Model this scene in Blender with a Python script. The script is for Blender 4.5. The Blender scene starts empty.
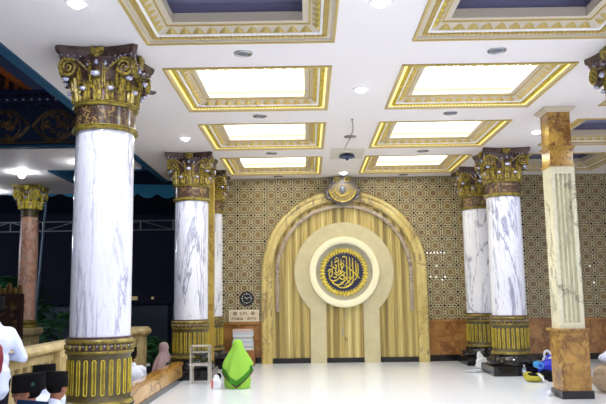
import bpy, bmesh, math, random
from mathutils import Vector, Matrix, noise
PI = math.pi
sc = bpy.context.scene
C = sc.collection

# ------------------------------------------------------------------ helpers
def lin(v):
    v = v / 255.0
    return v / 12.92 if v <= 0.04045 else ((v + 0.055) / 1.055) ** 2.4
def rgb(r, g, b):
    return (lin(r), lin(g), lin(b), 1.0)

def mat(name, col, rough=0.5, metal=0.0, emit=None, strength=0.0, spec=None, trans=0.0):
    m = bpy.data.materials.new(name); m.use_nodes = True
    b = m.node_tree.nodes['Principled BSDF']
    b.inputs['Base Color'].default_value = col
    b.inputs['Roughness'].default_value = rough
    b.inputs['Metallic'].default_value = metal
    if spec is not None: b.inputs['Specular IOR Level'].default_value = spec
    if trans: b.inputs['Transmission Weight'].default_value = trans
    if emit:
        b.inputs['Emission Color'].default_value = emit
        b.inputs['Emission Strength'].default_value = strength
    return m

class NT:
    """small wrapper for building node trees"""
    def __init__(s, m):
        s.m = m; s.t = m.node_tree; s.b = s.t.nodes['Principled BSDF']
    def n(s, typ, **kw):
        nd = s.t.nodes.new(typ)
        for k, v in kw.items(): setattr(nd, k, v)
        return nd
    def l(s, a, b): s.t.links.new(a, b)
    def coord(s, scale=(1, 1, 1), rand=0.0, rot=(0, 0, 0)):
        tc = s.n('ShaderNodeTexCoord'); mp = s.n('ShaderNodeMapping')
        mp.inputs['Scale'].default_value = scale; mp.inputs['Rotation'].default_value = rot
        s.l(tc.outputs['Object'], mp.inputs['Vector'])
        if rand:
            oi = s.n('ShaderNodeObjectInfo'); mu = s.n('ShaderNodeMath', operation='MULTIPLY')
            s.l(oi.outputs['Random'], mu.inputs[0]); mu.inputs[1].default_value = rand
            cx = s.n('ShaderNodeCombineXYZ')
            for i in range(3): s.l(mu.outputs[0], cx.inputs[i])
            s.l(cx.outputs[0], mp.inputs['Location'])
        return mp.outputs['Vector']
    def noise(s, vec, scale, detail=4, rough=0.55, dist=0.0):
        nd = s.n('ShaderNodeTexNoise'); s.l(vec, nd.inputs['Vector'])
        nd.inputs['Scale'].default_value = scale; nd.inputs['Detail'].default_value = detail
        nd.inputs['Roughness'].default_value = rough; nd.inputs['Distortion'].default_value = dist
        return nd.outputs['Fac']
    def ramp(s, fac, stops, interp='LINEAR'):
        r = s.n('ShaderNodeValToRGB'); r.color_ramp.interpolation = interp
        e = r.color_ramp.elements
        while len(e) < len(stops): e.new(0.5)
        for i, (p, c) in enumerate(stops): e[i].position = p; e[i].color = c
        s.l(fac, r.inputs['Fac']); return r.outputs['Color']
    def math(s, op, a, b=None, c=None):
        nd = s.n('ShaderNodeMath', operation=op)
        for i, v in enumerate((a, b, c)):
            if v is None: continue
            if isinstance(v, (int, float)): nd.inputs[i].default_value = v
            else: s.l(v, nd.inputs[i])
        return nd.outputs[0]
    def mix(s, fac, a, b, mode='MIX'):
        nd = s.n('ShaderNodeMix', data_type='RGBA', blend_type=mode)
        for sock, v in ((nd.inputs[0], fac), (nd.inputs[6], a), (nd.inputs[7], b)):
            if isinstance(v, (int, float)): sock.default_value = v
            elif isinstance(v, tuple): sock.default_value = v
            else: s.l(v, sock)
        return nd.outputs[2]
    def bump(s, h, strength=0.3, dist=0.02):
        nd = s.n('ShaderNodeBump'); s.l(h, nd.inputs['Height'])
        nd.inputs['Strength'].default_value = strength; nd.inputs['Distance'].default_value = dist
        s.l(nd.outputs[0], s.b.inputs['Normal'])
    def out(s, col): s.l(col, s.b.inputs['Base Color'])

def ridge(nt, fac, w):
    """thin line where fac is near .5 : 1 on the line, 0 away"""
    a = nt.math('ABSOLUTE', nt.math('SUBTRACT', fac, 0.5))
    r = nt.n('ShaderNodeMapRange'); nt.l(a, r.inputs[0])
    r.inputs[1].default_value = 0.0; r.inputs[2].default_value = w
    r.inputs[3].default_value = 1.0; r.inputs[4].default_value = 0.0
    return r.outputs[0]

# ------------------------------------------------------------------ geometry
def finish_mesh(bm, name, mats, parent=None, loc=None, smooth=35, normals=True):
    if normals: bmesh.ops.recalc_face_normals(bm, faces=bm.faces)
    me = bpy.data.meshes.new(name); bm.to_mesh(me); bm.free()
    for m in (mats if isinstance(mats, (list, tuple)) else [mats]): me.materials.append(m)
    if smooth:
        me.polygons.foreach_set('use_smooth', [True] * len(me.polygons))
        me.set_sharp_from_angle(angle=math.radians(smooth))
    o = bpy.data.objects.new(name, me); C.objects.link(o)
    if parent is not None: o.parent = parent
    if loc is not None: o.location = loc
    return o

class G:
    def __init__(s): s.bm = bmesh.new()
    def face(s, vs, m=0):
        try:
            f = s.bm.faces.new(vs); f.material_index = m; return f
        except ValueError: return None
    def v(s, p): return s.bm.verts.new(p)
    def box(s, x0, x1, y0, y1, z0, z1, m=0):
        a = [s.v((x, y, z)) for z in (z0, z1) for y in (y0, y1) for x in (x0, x1)]
        for q in ((0,2,3,1),(4,5,7,6),(0,1,5,4),(2,6,7,3),(0,4,6,2),(1,3,7,5)): s.face([a[i] for i in q], m)
        return s
    def grid(s, rows, m=0, closed=False, cap0=False, cap1=False):
        """rows: lists of points; skins them; closed joins each row's ends"""
        R = [[s.v(p) for p in r] for r in rows]
        n = len(R[0])
        for i in range(len(R) - 1):
            for j in range(n if closed else n - 1):
                k = (j + 1) % n
                s.face([R[i][j], R[i][k], R[i + 1][k], R[i + 1][j]], m if isinstance(m, int) else m[i])
        if cap0: s.face(R[0], m if isinstance(m, int) else m[0])
        if cap1: s.face(list(reversed(R[-1])), m if isinstance(m, int) else m[-1])
        return R
    def lathe(s, prof, n=32, c=(0, 0, 0), m=0, axis='z', sx=1, sy=1, cap=True):
        rows = []
        for r, z in prof:
            row = []
            for k in range(n):
                a = 2 * PI * k / n; x = r * math.cos(a) * sx; y = r * math.sin(a) * sy
                p = {'z': (x, y, z), 'y': (x, z, y), 'x': (z, x, y)}[axis]
                row.append((p[0] + c[0], p[1] + c[1], p[2] + c[2]))
            rows.append(row)
        s.grid(rows, m, True, cap, cap); return s
    def tube(s, pts, r, n=6, m=0, closed=False):
        P = [Vector(p) for p in pts]; N = len(P); rows = []
        up = Vector((0, 0, 1))
        prev = None
        for i in range(N):
            if closed: d = P[(i + 1) % N] - P[i - 1]
            else: d = P[min(i + 1, N - 1)] - P[max(i - 1, 0)]
            d.normalize()
            if prev is None:
                a = d.cross(up)
                if a.length < 1e-3: a = d.cross(Vector((1, 0, 0)))
            else:
                a = prev - d * prev.dot(d)
                if a.length < 1e-5: a = d.cross(up)
            a.normalize(); prev = a; b = d.cross(a)
            rr = r[i] if isinstance(r, (list, tuple)) else r
            rows.append([P[i] + (a * math.cos(2*PI*k/n) + b * math.sin(2*PI*k/n)) * rr for k in range(n)])
        if closed: rows.append(rows[0])
        s.grid(rows, m, True, not closed, not closed); return s
    def prism(s, poly, d0, d1, plane='xz', m=0):
        """poly: 2-D outline; extruded along the third axis from d0 to d1"""
        f = {'xz': lambda p, d: (p[0], d, p[1]), 'xy': lambda p, d: (p[0], p[1], d), 'yz': lambda p, d: (d, p[0], p[1])}[plane]
        a = [s.v(f(p, d0)) for p in poly]; b = [s.v(f(p, d1)) for p in poly]; n = len(poly)
        for i in range(n): s.face([a[i], a[(i+1) % n], b[(i+1) % n], b[i]], m)
        for ring in (a, list(reversed(b))):
            fc = s.face(ring, m)
            if fc and n > 4: bmesh.ops.triangulate(s.bm, faces=[fc], ngon_method='EAR_CLIP')
        return s
    def ell(s, c, r, rot=None, m=0, u=14, w=9):
        if not isinstance(r, (tuple, list)): r = (r, r, r)
        M = rot.to_matrix() if rot is not None and not isinstance(rot, Matrix) else rot
        rows = []; top = None
        for i in range(1, w):
            th = PI * i / w; row = []
            for k in range(u):
                ph = 2 * PI * k / u
                p = Vector((r[0]*math.sin(th)*math.cos(ph), r[1]*math.sin(th)*math.sin(ph), r[2]*math.cos(th)))
                if M: p = M @ p
                row.append(p + Vector(c))
            rows.append(row)
        R = s.grid(rows, m, True)
        for row, sg in ((R[0], 1), (R[-1], -1)):
            p = Vector((0, 0, sg * r[2]))
            if M: p = M @ p
            t = s.v(p + Vector(c))
            for k in range(u): s.face([row[k], row[(k+1) % u], t], m)
        return s
    def cap(s, p, q, r1, r2, m=0, n=12):
        p, q = Vector(p), Vector(q); d = q - p; L = d.length; d.normalize()
        a = d.cross(Vector((0, 0, 1)));
        if a.length < 1e-3: a = d.cross(Vector((1, 0, 0)))
        a.normalize(); b = d.cross(a); rows = []
        for t in (-80, -50, -20): rows.append((p + d * r1 * math.sin(math.radians(t)), r1 * math.cos(math.radians(t))))
        for t in (20, 50, 80): rows.append((q + d * r2 * math.sin(math.radians(t)), r2 * math.cos(math.radians(t))))
        s.grid([[c + (a*math.cos(2*PI*k/n) + b*math.sin(2*PI*k/n)) * rr for k in range(n)] for c, rr in rows], m, True, True, True)
        return s
    def obj(s, name, mats, parent=None, loc=None, smooth=35, normals=True):
        return finish_mesh(s.bm, name, mats, parent, loc, smooth, normals)
    def blob(s, name, m, parent=None, voxel=0.012, sm=4, disp=None):
        """fuse the overlapping closed pieces into one continuous skin"""
        me = bpy.data.meshes.new('tmp'); s.bm.to_mesh(me); s.bm.free()
        o = bpy.data.objects.new('tmp', me); C.objects.link(o)
        md = o.modifiers.new('r', 'REMESH'); md.mode = 'VOXEL'; md.voxel_size = voxel
        if sm:
            ms = o.modifiers.new('s', 'SMOOTH'); ms.iterations = sm; ms.factor = 0.5
        dg = bpy.context.evaluated_depsgraph_get(); dg.update()
        new = bpy.data.meshes.new_from_object(o.evaluated_get(dg))
        bpy.data.objects.remove(o); bpy.data.meshes.remove(me)
        new.name = name; new.materials.clear(); new.materials.append(m)
        if disp:
            for v in new.vertices: v.co = disp(v.co.copy())
        new.polygons.foreach_set('use_smooth', [True] * len(new.polygons))
        r = bpy.data.objects.new(name, new); C.objects.link(r)
        if parent is not None: r.parent = parent
        return r

def tag(o, label, cat, group=None, kind='thing'):
    o['label'] = label; o['category'] = cat; o['kind'] = kind
    if group: o['group'] = group
    return o
def thing(name, label, cat, loc=(0, 0, 0), rz=0.0, group=None):
    o = bpy.data.objects.new(name, None); C.objects.link(o); o.empty_display_size = 0.1
    o.location = loc; o.rotation_euler = (0, 0, rz)
    return tag(o, label, cat, group)
def struct(o, label=None):
    o['kind'] = 'structure'
    if label: o['label'] = label
    return o
def dup(root, loc, rz=0.0, label=None):
    r = root.copy(); C.objects.link(r); r.location = loc; r.rotation_euler = (0, 0, rz)
    if label: r['label'] = label
    for ch in list(root.children):
        c = ch.copy(); C.objects.link(c); c.parent = r
        for g in list(ch.children):
            d = g.copy(); C.objects.link(d); d.parent = c
    return r

def arc(cx, cy, r, a0, a1, n):
    return [(cx + r * math.cos(math.radians(a0 + (a1 - a0) * i / n)), cy + r * math.sin(math.radians(a0 + (a1 - a0) * i / n))) for i in range(n + 1)]

# ------------------------------------------------------------------ materials
M = {}
def marble(name, base, veins, scale=2.0, stretch=(1, 1, 0.45), rough=0.12, w=0.035, cloud=None, rand=17.0, rot=(0.25, 0.2, 0)):
    m = mat(name, base, rough); t = NT(m)
    v = t.coord(stretch, rand, rot)
    col = base
    if cloud: col = t.mix(t.ramp(t.noise(v, scale * 0.9, 6, 0.6), [(0.38, (0,0,0,1)), (0.66, (1,1,1,1))]), base, cloud)
    n1 = t.noise(v, scale, 6, 0.6, 0.6); f1 = ridge(t, n1, w)
    n2 = t.noise(v, scale * 2.7, 5, 0.6, 0.8); f2 = ridge(t, n2, w * 0.6)
    mask = t.ramp(t.noise(v, scale * 0.55, 2), [(0.36, (0.15,0.15,0.15,1)), (0.56, (1,1,1,1))])
    f = t.math('MULTIPLY', f1, mask)
    f = t.math('MINIMUM', t.math('ADD', f, t.math('MULTIPLY', t.math('MULTIPLY', f2, mask), 0.5)), 1.0)
    t.out(t.mix(f, col, veins)); M[name] = m; return m

marble('white_marble', rgb(230, 231, 240), rgb(132, 136, 160), 2.4, (1, 1, 0.17), 0.1, 0.026, rgb(214, 217, 236))
marble('brown_marble', rgb(56, 42, 40), rgb(178, 148, 86), 5, (1, 1, 1), 0.22, 0.02, rgb(84, 64, 56))
marble('orange_marble', rgb(188, 146, 74), rgb(112, 76, 42), 5, (1, 1, 0.8), 0.13, 0.07, rgb(140, 100, 50))
marble('yellow_marble', rgb(206, 180, 92), rgb(150, 118, 56), 2.2, (1, 1, 0.6), 0.14, 0.03, rgb(184, 154, 74))
marble('gold_marble', rgb(200, 162, 74), rgb(112, 72, 38), 2.6, (1, 1, 0.6), 0.14, 0.05, rgb(150, 108, 46))
marble('wainscot_marble', rgb(184, 136, 80), rgb(126, 84, 50), 2.6, (1, 1, 1), 0.13, 0.07, rgb(150, 104, 60))
marble('frame_marble', rgb(214, 198, 134), rgb(128, 108, 90), 2.0, (1, 1, 0.6), 0.14, 0.024, rgb(186, 164, 96))
marble('lilac_marble', rgb(182, 166, 144), rgb(116, 102, 100), 4.0, (1, 1, 1), 0.14, 0.05, rgb(162, 146, 128))
marble('pale_marble', rgb(226, 222, 196), rgb(150, 150, 130), 2.0, (1, 1, 0.5), 0.13, 0.03, rgb(206, 204, 176))
marble('tan_marble', rgb(214, 176, 116), rgb(126, 84, 46), 2.5, (1, 0.7, 1), 0.12, 0.03, rgb(190, 144, 76))
marble('slab_marble', rgb(206, 158, 70), rgb(150, 100, 44), 2.5, (1, 0.5, 1), 0.1, 0.04, rgb(178, 128, 54))
marble('rust_marble', rgb(236, 176, 146), rgb(176, 124, 104), 8, (1, 1, 0.6), 0.35, 0.06, rgb(226, 196, 176))
M['rail_stone'] = mat('rail_stone', rgb(206, 188, 140), 0.45)
t = NT(M['rail_stone']); v = t.coord()
t.out(t.ramp(t.noise(v, 6, 5), [(0.3, rgb(178, 158, 112)), (0.7, rgb(216, 198, 150))]))
# ring surround: speckled cream stone
M['cream_stone'] = mat('cream_stone', rgb(214, 204, 160), 0.35)
t = NT(M['cream_stone']); v = t.coord()
t.out(t.mix(0.5, t.ramp(t.noise(v, 5, 6), [(0.3, rgb(184, 174, 132)), (0.7, rgb(208, 200, 160))]), t.ramp(t.noise(v, 70, 2), [(0.35, rgb(178, 168, 130)), (0.65, rgb(214, 206, 172))])))
M['ivory'] = mat('ivory', rgb(236, 230, 196), 0.3)
M['recess_stone'] = mat('recess_stone', rgb(190, 188, 176), 0.5)
# striped travertine of the prayer niche
def striped(name, stops, sc_=9.0, pitch=0.21, ph=0.0):
    m = mat(name, rgb(200, 170, 110), 0.25); t = NT(m)
    v = t.coord((1, 1, 0.03)); n = t.noise(v, sc_, 4, 0.55, 0.1)
    v2 = t.coord((1, 1, 0.12)); n2 = t.noise(v2, 2.6, 4)
    tc = t.n('ShaderNodeTexCoord'); sp = t.n('ShaderNodeSeparateXYZ'); t.l(tc.outputs['Object'], sp.inputs[0])
    x = t.math('ADD', t.math('ADD', sp.outputs['X'], ph), t.math('MULTIPLY', t.math('SUBTRACT', n2, 0.5), 0.03))
    band = t.math('MULTIPLY', t.math('ADD', t.math('COSINE', t.math('MULTIPLY', x, 2 * PI / pitch)), 1.0), -0.11)
    f = t.math('ADD', t.math('ADD', t.math('MULTIPLY', n, 0.85), t.math('MULTIPLY', n2, 0.2)), band)
    t.out(t.ramp(f, stops)); M[name] = m
striped('striped_stone', [(0.22, rgb(128, 112, 66)), (0.35, rgb(166, 146, 88)), (0.45, rgb(202, 186, 120)), (0.52, rgb(184, 160, 96)), (0.60, rgb(214, 202, 142))], 5.0)
striped('striped_door', [(0.26, rgb(126, 96, 52)), (0.38, rgb(170, 136, 78)), (0.48, rgb(198, 166, 98)), (0.58, rgb(162, 126, 72)), (0.72, rgb(210, 180, 112))], 5.0, 0.155, 0.1)

def gold(name, c1, c2, metal=0.35, rough=0.38, sc_=14):
    m = mat(name, c1, rough, metal); t = NT(m); v = t.coord((1, 1, 1), 9.0)
    t.out(t.ramp(t.noise(v, sc_, 4), [(0.35, c2), (0.62, c1)])); M[name] = m
gold('gold_paint', rgb(206, 186, 56), rgb(168, 146, 44), 0.2)
gold('bright_gold', rgb(222, 202, 78), rgb(190, 166, 56), 0.2, 0.38)
gold('antique_gold', rgb(150, 134, 52), rgb(92, 78, 34), 0.3, 0.4)
gold('leaf_gold', rgb(176, 156, 60), rgb(70, 52, 36), 0.2, 0.42, 30)
gold('bronze_brown', rgb(98, 76, 66), rgb(62, 44, 42), 0.25, 0.35, 10)
gold('drum_bronze', rgb(92, 82, 50), rgb(70, 61, 38), 0.15, 0.4, 6)
gold('flute_gold', rgb(150, 132, 40), rgb(96, 78, 28), 0.2, 0.4, 6)
gold('dark_gold', rgb(120, 92, 36), rgb(80, 60, 26), 0.3, 0.5, 12)
M['silver'] = mat('silver', rgb(186, 188, 214), 0.25, 0.4)
M['black_granite'] = mat('black_granite', rgb(24, 22, 24), 0.12)
M['ceiling_paint'] = mat('ceiling_paint', rgb(236, 230, 228), 0.7)
M['coffer_beige'] = mat('coffer_beige', rgb(202, 190, 168), 0.6)
M['coffer_white'] = mat('coffer_white', rgb(238, 236, 236), 0.6)
M['coffer_gold'] = mat('coffer_gold', rgb(194, 170, 98), 0.45, 0.1)
M['yellow_lit_cove'] = mat('yellow_lit_cove', rgb(236, 216, 110), 0.6)  # wall coloured yellow for the strip light falling on it
M['unlit_panel'] = mat('unlit_panel', rgb(138, 136, 164), 0.4)
M['lit_panel'] = mat('lit_panel', rgb(240, 238, 226), 0.6, emit=(1.0, 0.97, 0.88, 1), strength=6.0)  # panel glows by itself in place of cove light falling on it
M['cove_led'] = mat('cove_led', rgb(250, 230, 140), 0.6, emit=(1.0, 0.84, 0.22, 1), strength=1.2)
M['lamp_glow'] = mat('lamp_glow', rgb(255, 255, 255), 0.5, emit=(0.86, 0.88, 1.0, 1), strength=22)
M['lamp_off'] = mat('lamp_off', rgb(120, 124, 136), 0.3, 0.3)
M['chrome'] = mat('chrome', rgb(180, 182, 188), 0.25, 0.8)
M['eave_blue'] = mat('eave_blue', rgb(20, 78, 112), 0.5)
M['navy'] = mat('navy', rgb(22, 28, 56), 0.45)
M['frieze_blue'] = mat('frieze_blue', rgb(14, 34, 62), 0.5)
M['roof_tile'] = mat('roof_tile', rgb(196, 104, 44), 0.6)
M['tent_blue'] = mat('tent_blue', rgb(70, 170, 214), 0.7)
M['tent_dark'] = mat('tent_dark', rgb(40, 66, 84), 0.8)
M['steel'] = mat('steel', rgb(150, 156, 160), 0.4, 0.5)
M['grey_pole'] = mat('grey_pole', rgb(96, 120, 140), 0.5, 0.2)
M['night_wall'] = mat('night_wall', rgb(140, 150, 166), 0.8)
M['night_dark'] = mat('night_dark', rgb(60, 62, 88), 0.8)
M['warm_window'] = mat('warm_window', rgb(250, 220, 160), 0.5, emit=(1.0, 0.75, 0.4, 1), strength=0.2)
M['dark_leaf'] = mat('dark_leaf', rgb(52, 108, 58), 0.6)
M['bark'] = mat('bark', rgb(60, 46, 36), 0.8)
M['dark_wood'] = mat('dark_wood', rgb(58, 36, 28), 0.5)
M['wood'] = mat('wood', rgb(150, 96, 52), 0.4)
t = NT(M['wood']); v = t.coord((6, 6, 0.6))
t.out(t.ramp(t.noise(v, 5, 5), [(0.35, rgb(118, 70, 36)), (0.65, rgb(168, 112, 62))]))
M['alu'] = mat('alu', rgb(206, 202, 196), 0.35, 0.4)
M['glass'] = mat('glass', (0.95, 0.98, 0.97, 1), 0.02, trans=1.0)
M['glass'].node_tree.nodes['Principled BSDF'].inputs['IOR'].default_value = 1.1
M['paper'] = mat('paper', rgb(206, 208, 212), 0.7)
M['paper_blue'] = mat('paper_blue', rgb(176, 190, 208), 0.7)
M['paper_red'] = mat('paper_red', rgb(200, 176, 170), 0.7)
M['paper_grey'] = mat('paper_grey', rgb(166, 170, 178), 0.7)
M['ink'] = mat('ink', rgb(34, 28, 26), 0.6)
M['sign_face'] = mat('sign_face', rgb(222, 206, 178), 0.5)
M['sign_frame'] = mat('sign_frame', rgb(240, 232, 212), 0.4)
M['clock_black'] = mat('clock_black', rgb(20, 22, 28), 0.3)
M['white_cloth'] = mat('white_cloth', rgb(214, 222, 244), 0.85)
M['white_plastic'] = mat('white_plastic', rgb(226, 230, 238), 0.4)
M['grey_plastic'] = mat('grey_plastic', rgb(176, 180, 190), 0.4)
M['cap_black'] = mat('cap_black', rgb(17, 16, 18), 0.85)
M['cap_navy'] = mat('cap_navy', rgb(16, 36, 62), 0.85)
M['emblem_green'] = mat('emblem_green', rgb(20, 92, 70), 0.6)
M['skin'] = mat('skin', rgb(138, 88, 62), 0.55)
M['hair'] = mat('hair', rgb(22, 18, 16), 0.7)
M['eye'] = mat('eye', rgb(24, 18, 16), 0.2)
M['trouser'] = mat('trouser', rgb(34, 32, 46), 0.8)
M['sarong'] = mat('sarong', rgb(70, 60, 72), 0.85)
M['maroon'] = mat('maroon', rgb(124, 26, 40), 0.6)
M['pink_cloth'] = mat('pink_cloth', rgb(206, 178, 184), 0.85)
M['lime'] = mat('lime', rgb(146, 198, 78), 0.8)
M['green_band'] = mat('green_band', rgb(66, 132, 40), 0.8)
M['brown_trim'] = mat('brown_trim', rgb(74, 48, 32), 0.8)
M['black_cloth'] = mat('black_cloth', rgb(22, 22, 26), 0.85)
M['red_print'] = mat('red_print', rgb(206, 60, 60), 0.5)
M['blue_bag'] = mat('blue_bag', rgb(28, 40, 190), 0.45)
M['cyan'] = mat('cyan', rgb(60, 150, 220), 0.5)
M['olive_bag'] = mat('olive_bag', rgb(168, 160, 44), 0.6)
M['beige_cloth'] = mat('beige_cloth', rgb(172, 150, 124), 0.85)
M['bottle'] = mat('bottle', (0.75, 0.85, 0.95, 1), 0.08, trans=0.8)
M['cap_blue'] = mat('cap_blue', rgb(60, 110, 200), 0.4)
M['banknote'] = mat('banknote', rgb(170, 176, 90), 0.7)
M['cable'] = mat('cable', rgb(150, 146, 140), 0.6)
M['disc_blue'] = mat('disc_blue', rgb(36, 62, 112), 0.4)
M['panel_grey'] = mat('panel_grey', rgb(214, 208, 196), 0.6)
M['calli_navy'] = mat('calli_navy', rgb(18, 26, 62), 0.4)

M['crest_stone'] = mat('crest_stone', rgb(112, 104, 104), 0.35, 0.2); M['crest_shell'] = mat('crest_shell', rgb(140, 124, 88), 0.4, 0.2)
for k_ in ('cap_black', 'cap_navy', 'black_cloth', 'hair', 'trouser', 'white_cloth', 'lime', 'green_band', 'pink_cloth', 'sarong'): M[k_].node_tree.nodes['Principled BSDF'].inputs['Specular IOR Level'].default_value = 0.08
M['fill_post_glow'] = mat('fill_post_glow', rgb(255, 255, 255), 0.5, emit=(0.75, 0.86, 1.0, 1), strength=130)
# floor: polished white tile with faint joints
m = M['floor'] = mat('floor', rgb(236, 242, 252), 0.14); t = NT(m)
tc = t.n('ShaderNodeTexCoord'); br = t.n('ShaderNodeTexBrick'); t.l(tc.outputs['Object'], br.inputs['Vector'])
br.offset = 0.0; br.inputs['Scale'].default_value = 1.0
br.inputs['Brick Width'].default_value = 0.6; br.inputs['Row Height'].default_value = 0.6; br.inputs['Mortar Size'].default_value = 0.003
br.inputs['Color1'].default_value = rgb(236, 242, 252); br.inputs['Color2'].default_value = rgb(234, 240, 251); br.inputs['Mortar'].default_value = rgb(222, 228, 240)
t.out(br.outputs['Color'])
# pierced geometric screen wall
def screen_wall(name, sx, light, dark_medal):
    m = mat(name, light, 0.22); t = NT(m)
    tc = t.n('ShaderNodeTexCoord'); sp = t.n('ShaderNodeSeparateXYZ'); t.l(tc.outputs['Object'], sp.inputs[0])
    def cell(axis, off, pitch):
        u = t.math('DIVIDE', t.math('SUBTRACT', axis, off), pitch)
        u = t.math('SUBTRACT', t.math('FRACT', t.math('ADD', u, 100.5)), 0.5)
        return t.math('ABSOLUTE', u)
    a = cell(sp.outputs['X'], -1.58, 0.342); b = cell(sp.outputs['Z'], 4.49, 0.331)
    hi = t.math('MAXIMUM', a, b); lo = t.math('MINIMUM', a, b)
    def dot(px, py, r):
        dx = t.math('SUBTRACT', hi, px); dy = t.math('SUBTRACT', lo, py)
        d = t.math('SQRT', t.math('ADD', t.math('MULTIPLY', dx, dx), t.math('MULTIPLY', dy, dy)))
        return t.math('LESS_THAN', d, r)
    holes = None
    for p in ((0.5, 0.5, 0.085), (0.5, 0.0, 0.05), (0.47, 0.22, 0.045), (0.37, 0.37, 0.05), (0.33, 0.12, 0.042), (0.245, 0.245, 0.04)):
        d = dot(*p); holes = d if holes is None else t.math('MAXIMUM', holes, d)
    rr = t.math('SQRT', t.math('ADD', t.math('MULTIPLY', a, a), t.math('MULTIPLY', b, b)))
    med = t.math('LESS_THAN', rr, 0.205)
    ringl = t.math('LESS_THAN', t.math('ABSOLUTE', t.math('SUBTRACT', rr, 0.235)), 0.018)
    diag = t.math('LESS_THAN', t.math('ABSOLUTE', t.math('SUBTRACT', t.math('ADD', a, b), 0.52)), 0.028)
    grid = t.math('LESS_THAN', t.math('ABSOLUTE', t.math('SUBTRACT', hi, 0.43)), 0.02)
    lines = t.math('MAXIMUM', t.math('MAXIMUM', ringl, diag), grid)
    v = t.coord(); big = t.noise(v, 0.9, 3)
    base = t.mix(t.ramp(big, [(0.35, (0,0,0,1)), (0.65, (1,1,1,1))]), light, tuple(x * 0.84 for x in light[:3]) + (1,))
    base = t.mix(t.math('MULTIPLY', lines, 0.75), base, rgb(214, 204, 170))
    medc = t.mix(t.ramp(t.noise(v, 1.6, 2), [(0.4, (0,0,0,1)), (0.6, (1,1,1,1))]), dark_medal, rgb(134, 112, 74))
    base = t.mix(med, base, medc); base = t.mix(holes, base, rgb(34, 28, 34))
    t.out(base)
    t.bump(t.math('SUBTRACT', 1.0, t.math('MAXIMUM', holes, t.math('MULTIPLY', lines, 0.4))), 0.4, 0.01)
    M[name] = m
screen_wall('screen_wall', 1, rgb(150, 136, 98), rgb(124, 100, 80))

# ------------------------------------------------------------------ the setting
CZ = 4.6; WY = 17.3
LX = (-1.87, 0.36); RX = (1.28, 3.59); TX = (4.72, 7.0)
CH = [(5.75, 7.83), (8.71, 10.85), (11.68, 13.80), (14.62, 16.72)]
g = G(); g.box(-2.5, 9.0, -6, 17.45, -0.25, 0); g.box(-6.5, -2.5, -6, 7.6, -0.25, 0)
struct(g.obj('floor', M['floor'], smooth=0))
g = G(); g.box(-4.0, -2.5, 7.6, 17.5, -0.45, -0.2)
struct(g.obj('floor_veranda', M['rail_stone'], smooth=0))
g = G(); g.box(-40, -4.0, 7.6, 60, -0.6, -0.35); g.box(-4.0, 12, 17.6, 60, -0.6, -0.35)
struct(g.obj('ground_courtyard', M['night_dark'], smooth=0))
# ceiling with coffer openings
g = G()
xs = sorted([-3.55, 9.0] + [x for q in (LX, RX, TX) for x in q]); ys = sorted([-6, 17.45] + [y for q in CH for y in q])
for i in range(len(xs) - 1):
    for j in range(len(ys) - 1):
        cx, cy = (xs[i] + xs[i+1]) / 2, (ys[j] + ys[j+1]) / 2
        if any(a < cx < b for a, b in (LX, RX, TX)) and any(a < cy < b for a, b in CH): continue
        g.box(xs[i], xs[i+1], ys[j], ys[j+1], CZ, CZ + 0.12)
struct(g.obj('ceiling', M['ceiling_paint'], smooth=0))
g = G(); g.box(-3.69, -3.55, -6, 17.45, CZ - 0.03, CZ + 0.16); struct(g.obj('trim_1', M['eave_blue'], smooth=0), 'dark blue board along the edge of the hall ceiling')
g = G(); g.box(-2.85, 9.0, WY, WY + 0.2, 1.0, CZ); struct(g.obj('wall_back', M['screen_wall'], smooth=0))
g = G(); g.box(-2.85, 9.0, WY, WY + 0.2, 0, 1.0); struct(g.obj('wall_back_wainscot', M['wainscot_marble'], smooth=0))
for k, (a, b) in enumerate(((-2.85, -1.16), (2.96, 9.0))):
    g = G(); g.box(a, b, WY - 0.05, WY, 0.95, 1.01); struct(g.obj('trim_%d' % (k + 2), M['wainscot_marble'], smooth=0))
    g = G(); g.box(a, b, WY - 0.03, WY, 0, 0.15); struct(g.obj('baseboard_back' if k == 0 else 'baseboard_back_right', M['black_granite'], smooth=0))
g = G(); g.box(9.0, 9.2, -6, 17.5, 0, CZ); struct(g.obj('wall_right', M['ceiling_paint'], smooth=0))
g = G(); g.box(-6.5, 9.2, -6.2, -6.0, 0, CZ); struct(g.obj('wall_front', M['ceiling_paint'], smooth=0))
# porch ceiling that joins the hall to the far wing
g = G(); g.box(-16, -3.82, 13.4, 15.75, CZ, CZ + 0.12); g.box(-16, -6.0, 15.75, 19.4, CZ, CZ + 0.12)
struct(g.obj('ceiling_porch', M['ceiling_paint'], smooth=0))
g = G(); g.box(-6.0, -5.8, 15.75, 19.4, CZ - 0.03, CZ + 0.16); g.box(-5.8, -3.82, 15.75, 15.9, CZ - 0.01, CZ + 0.16)
struct(g.obj('trim_4', M['eave_blue'], smooth=0), 'dark blue board around the porch ceiling')

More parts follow.
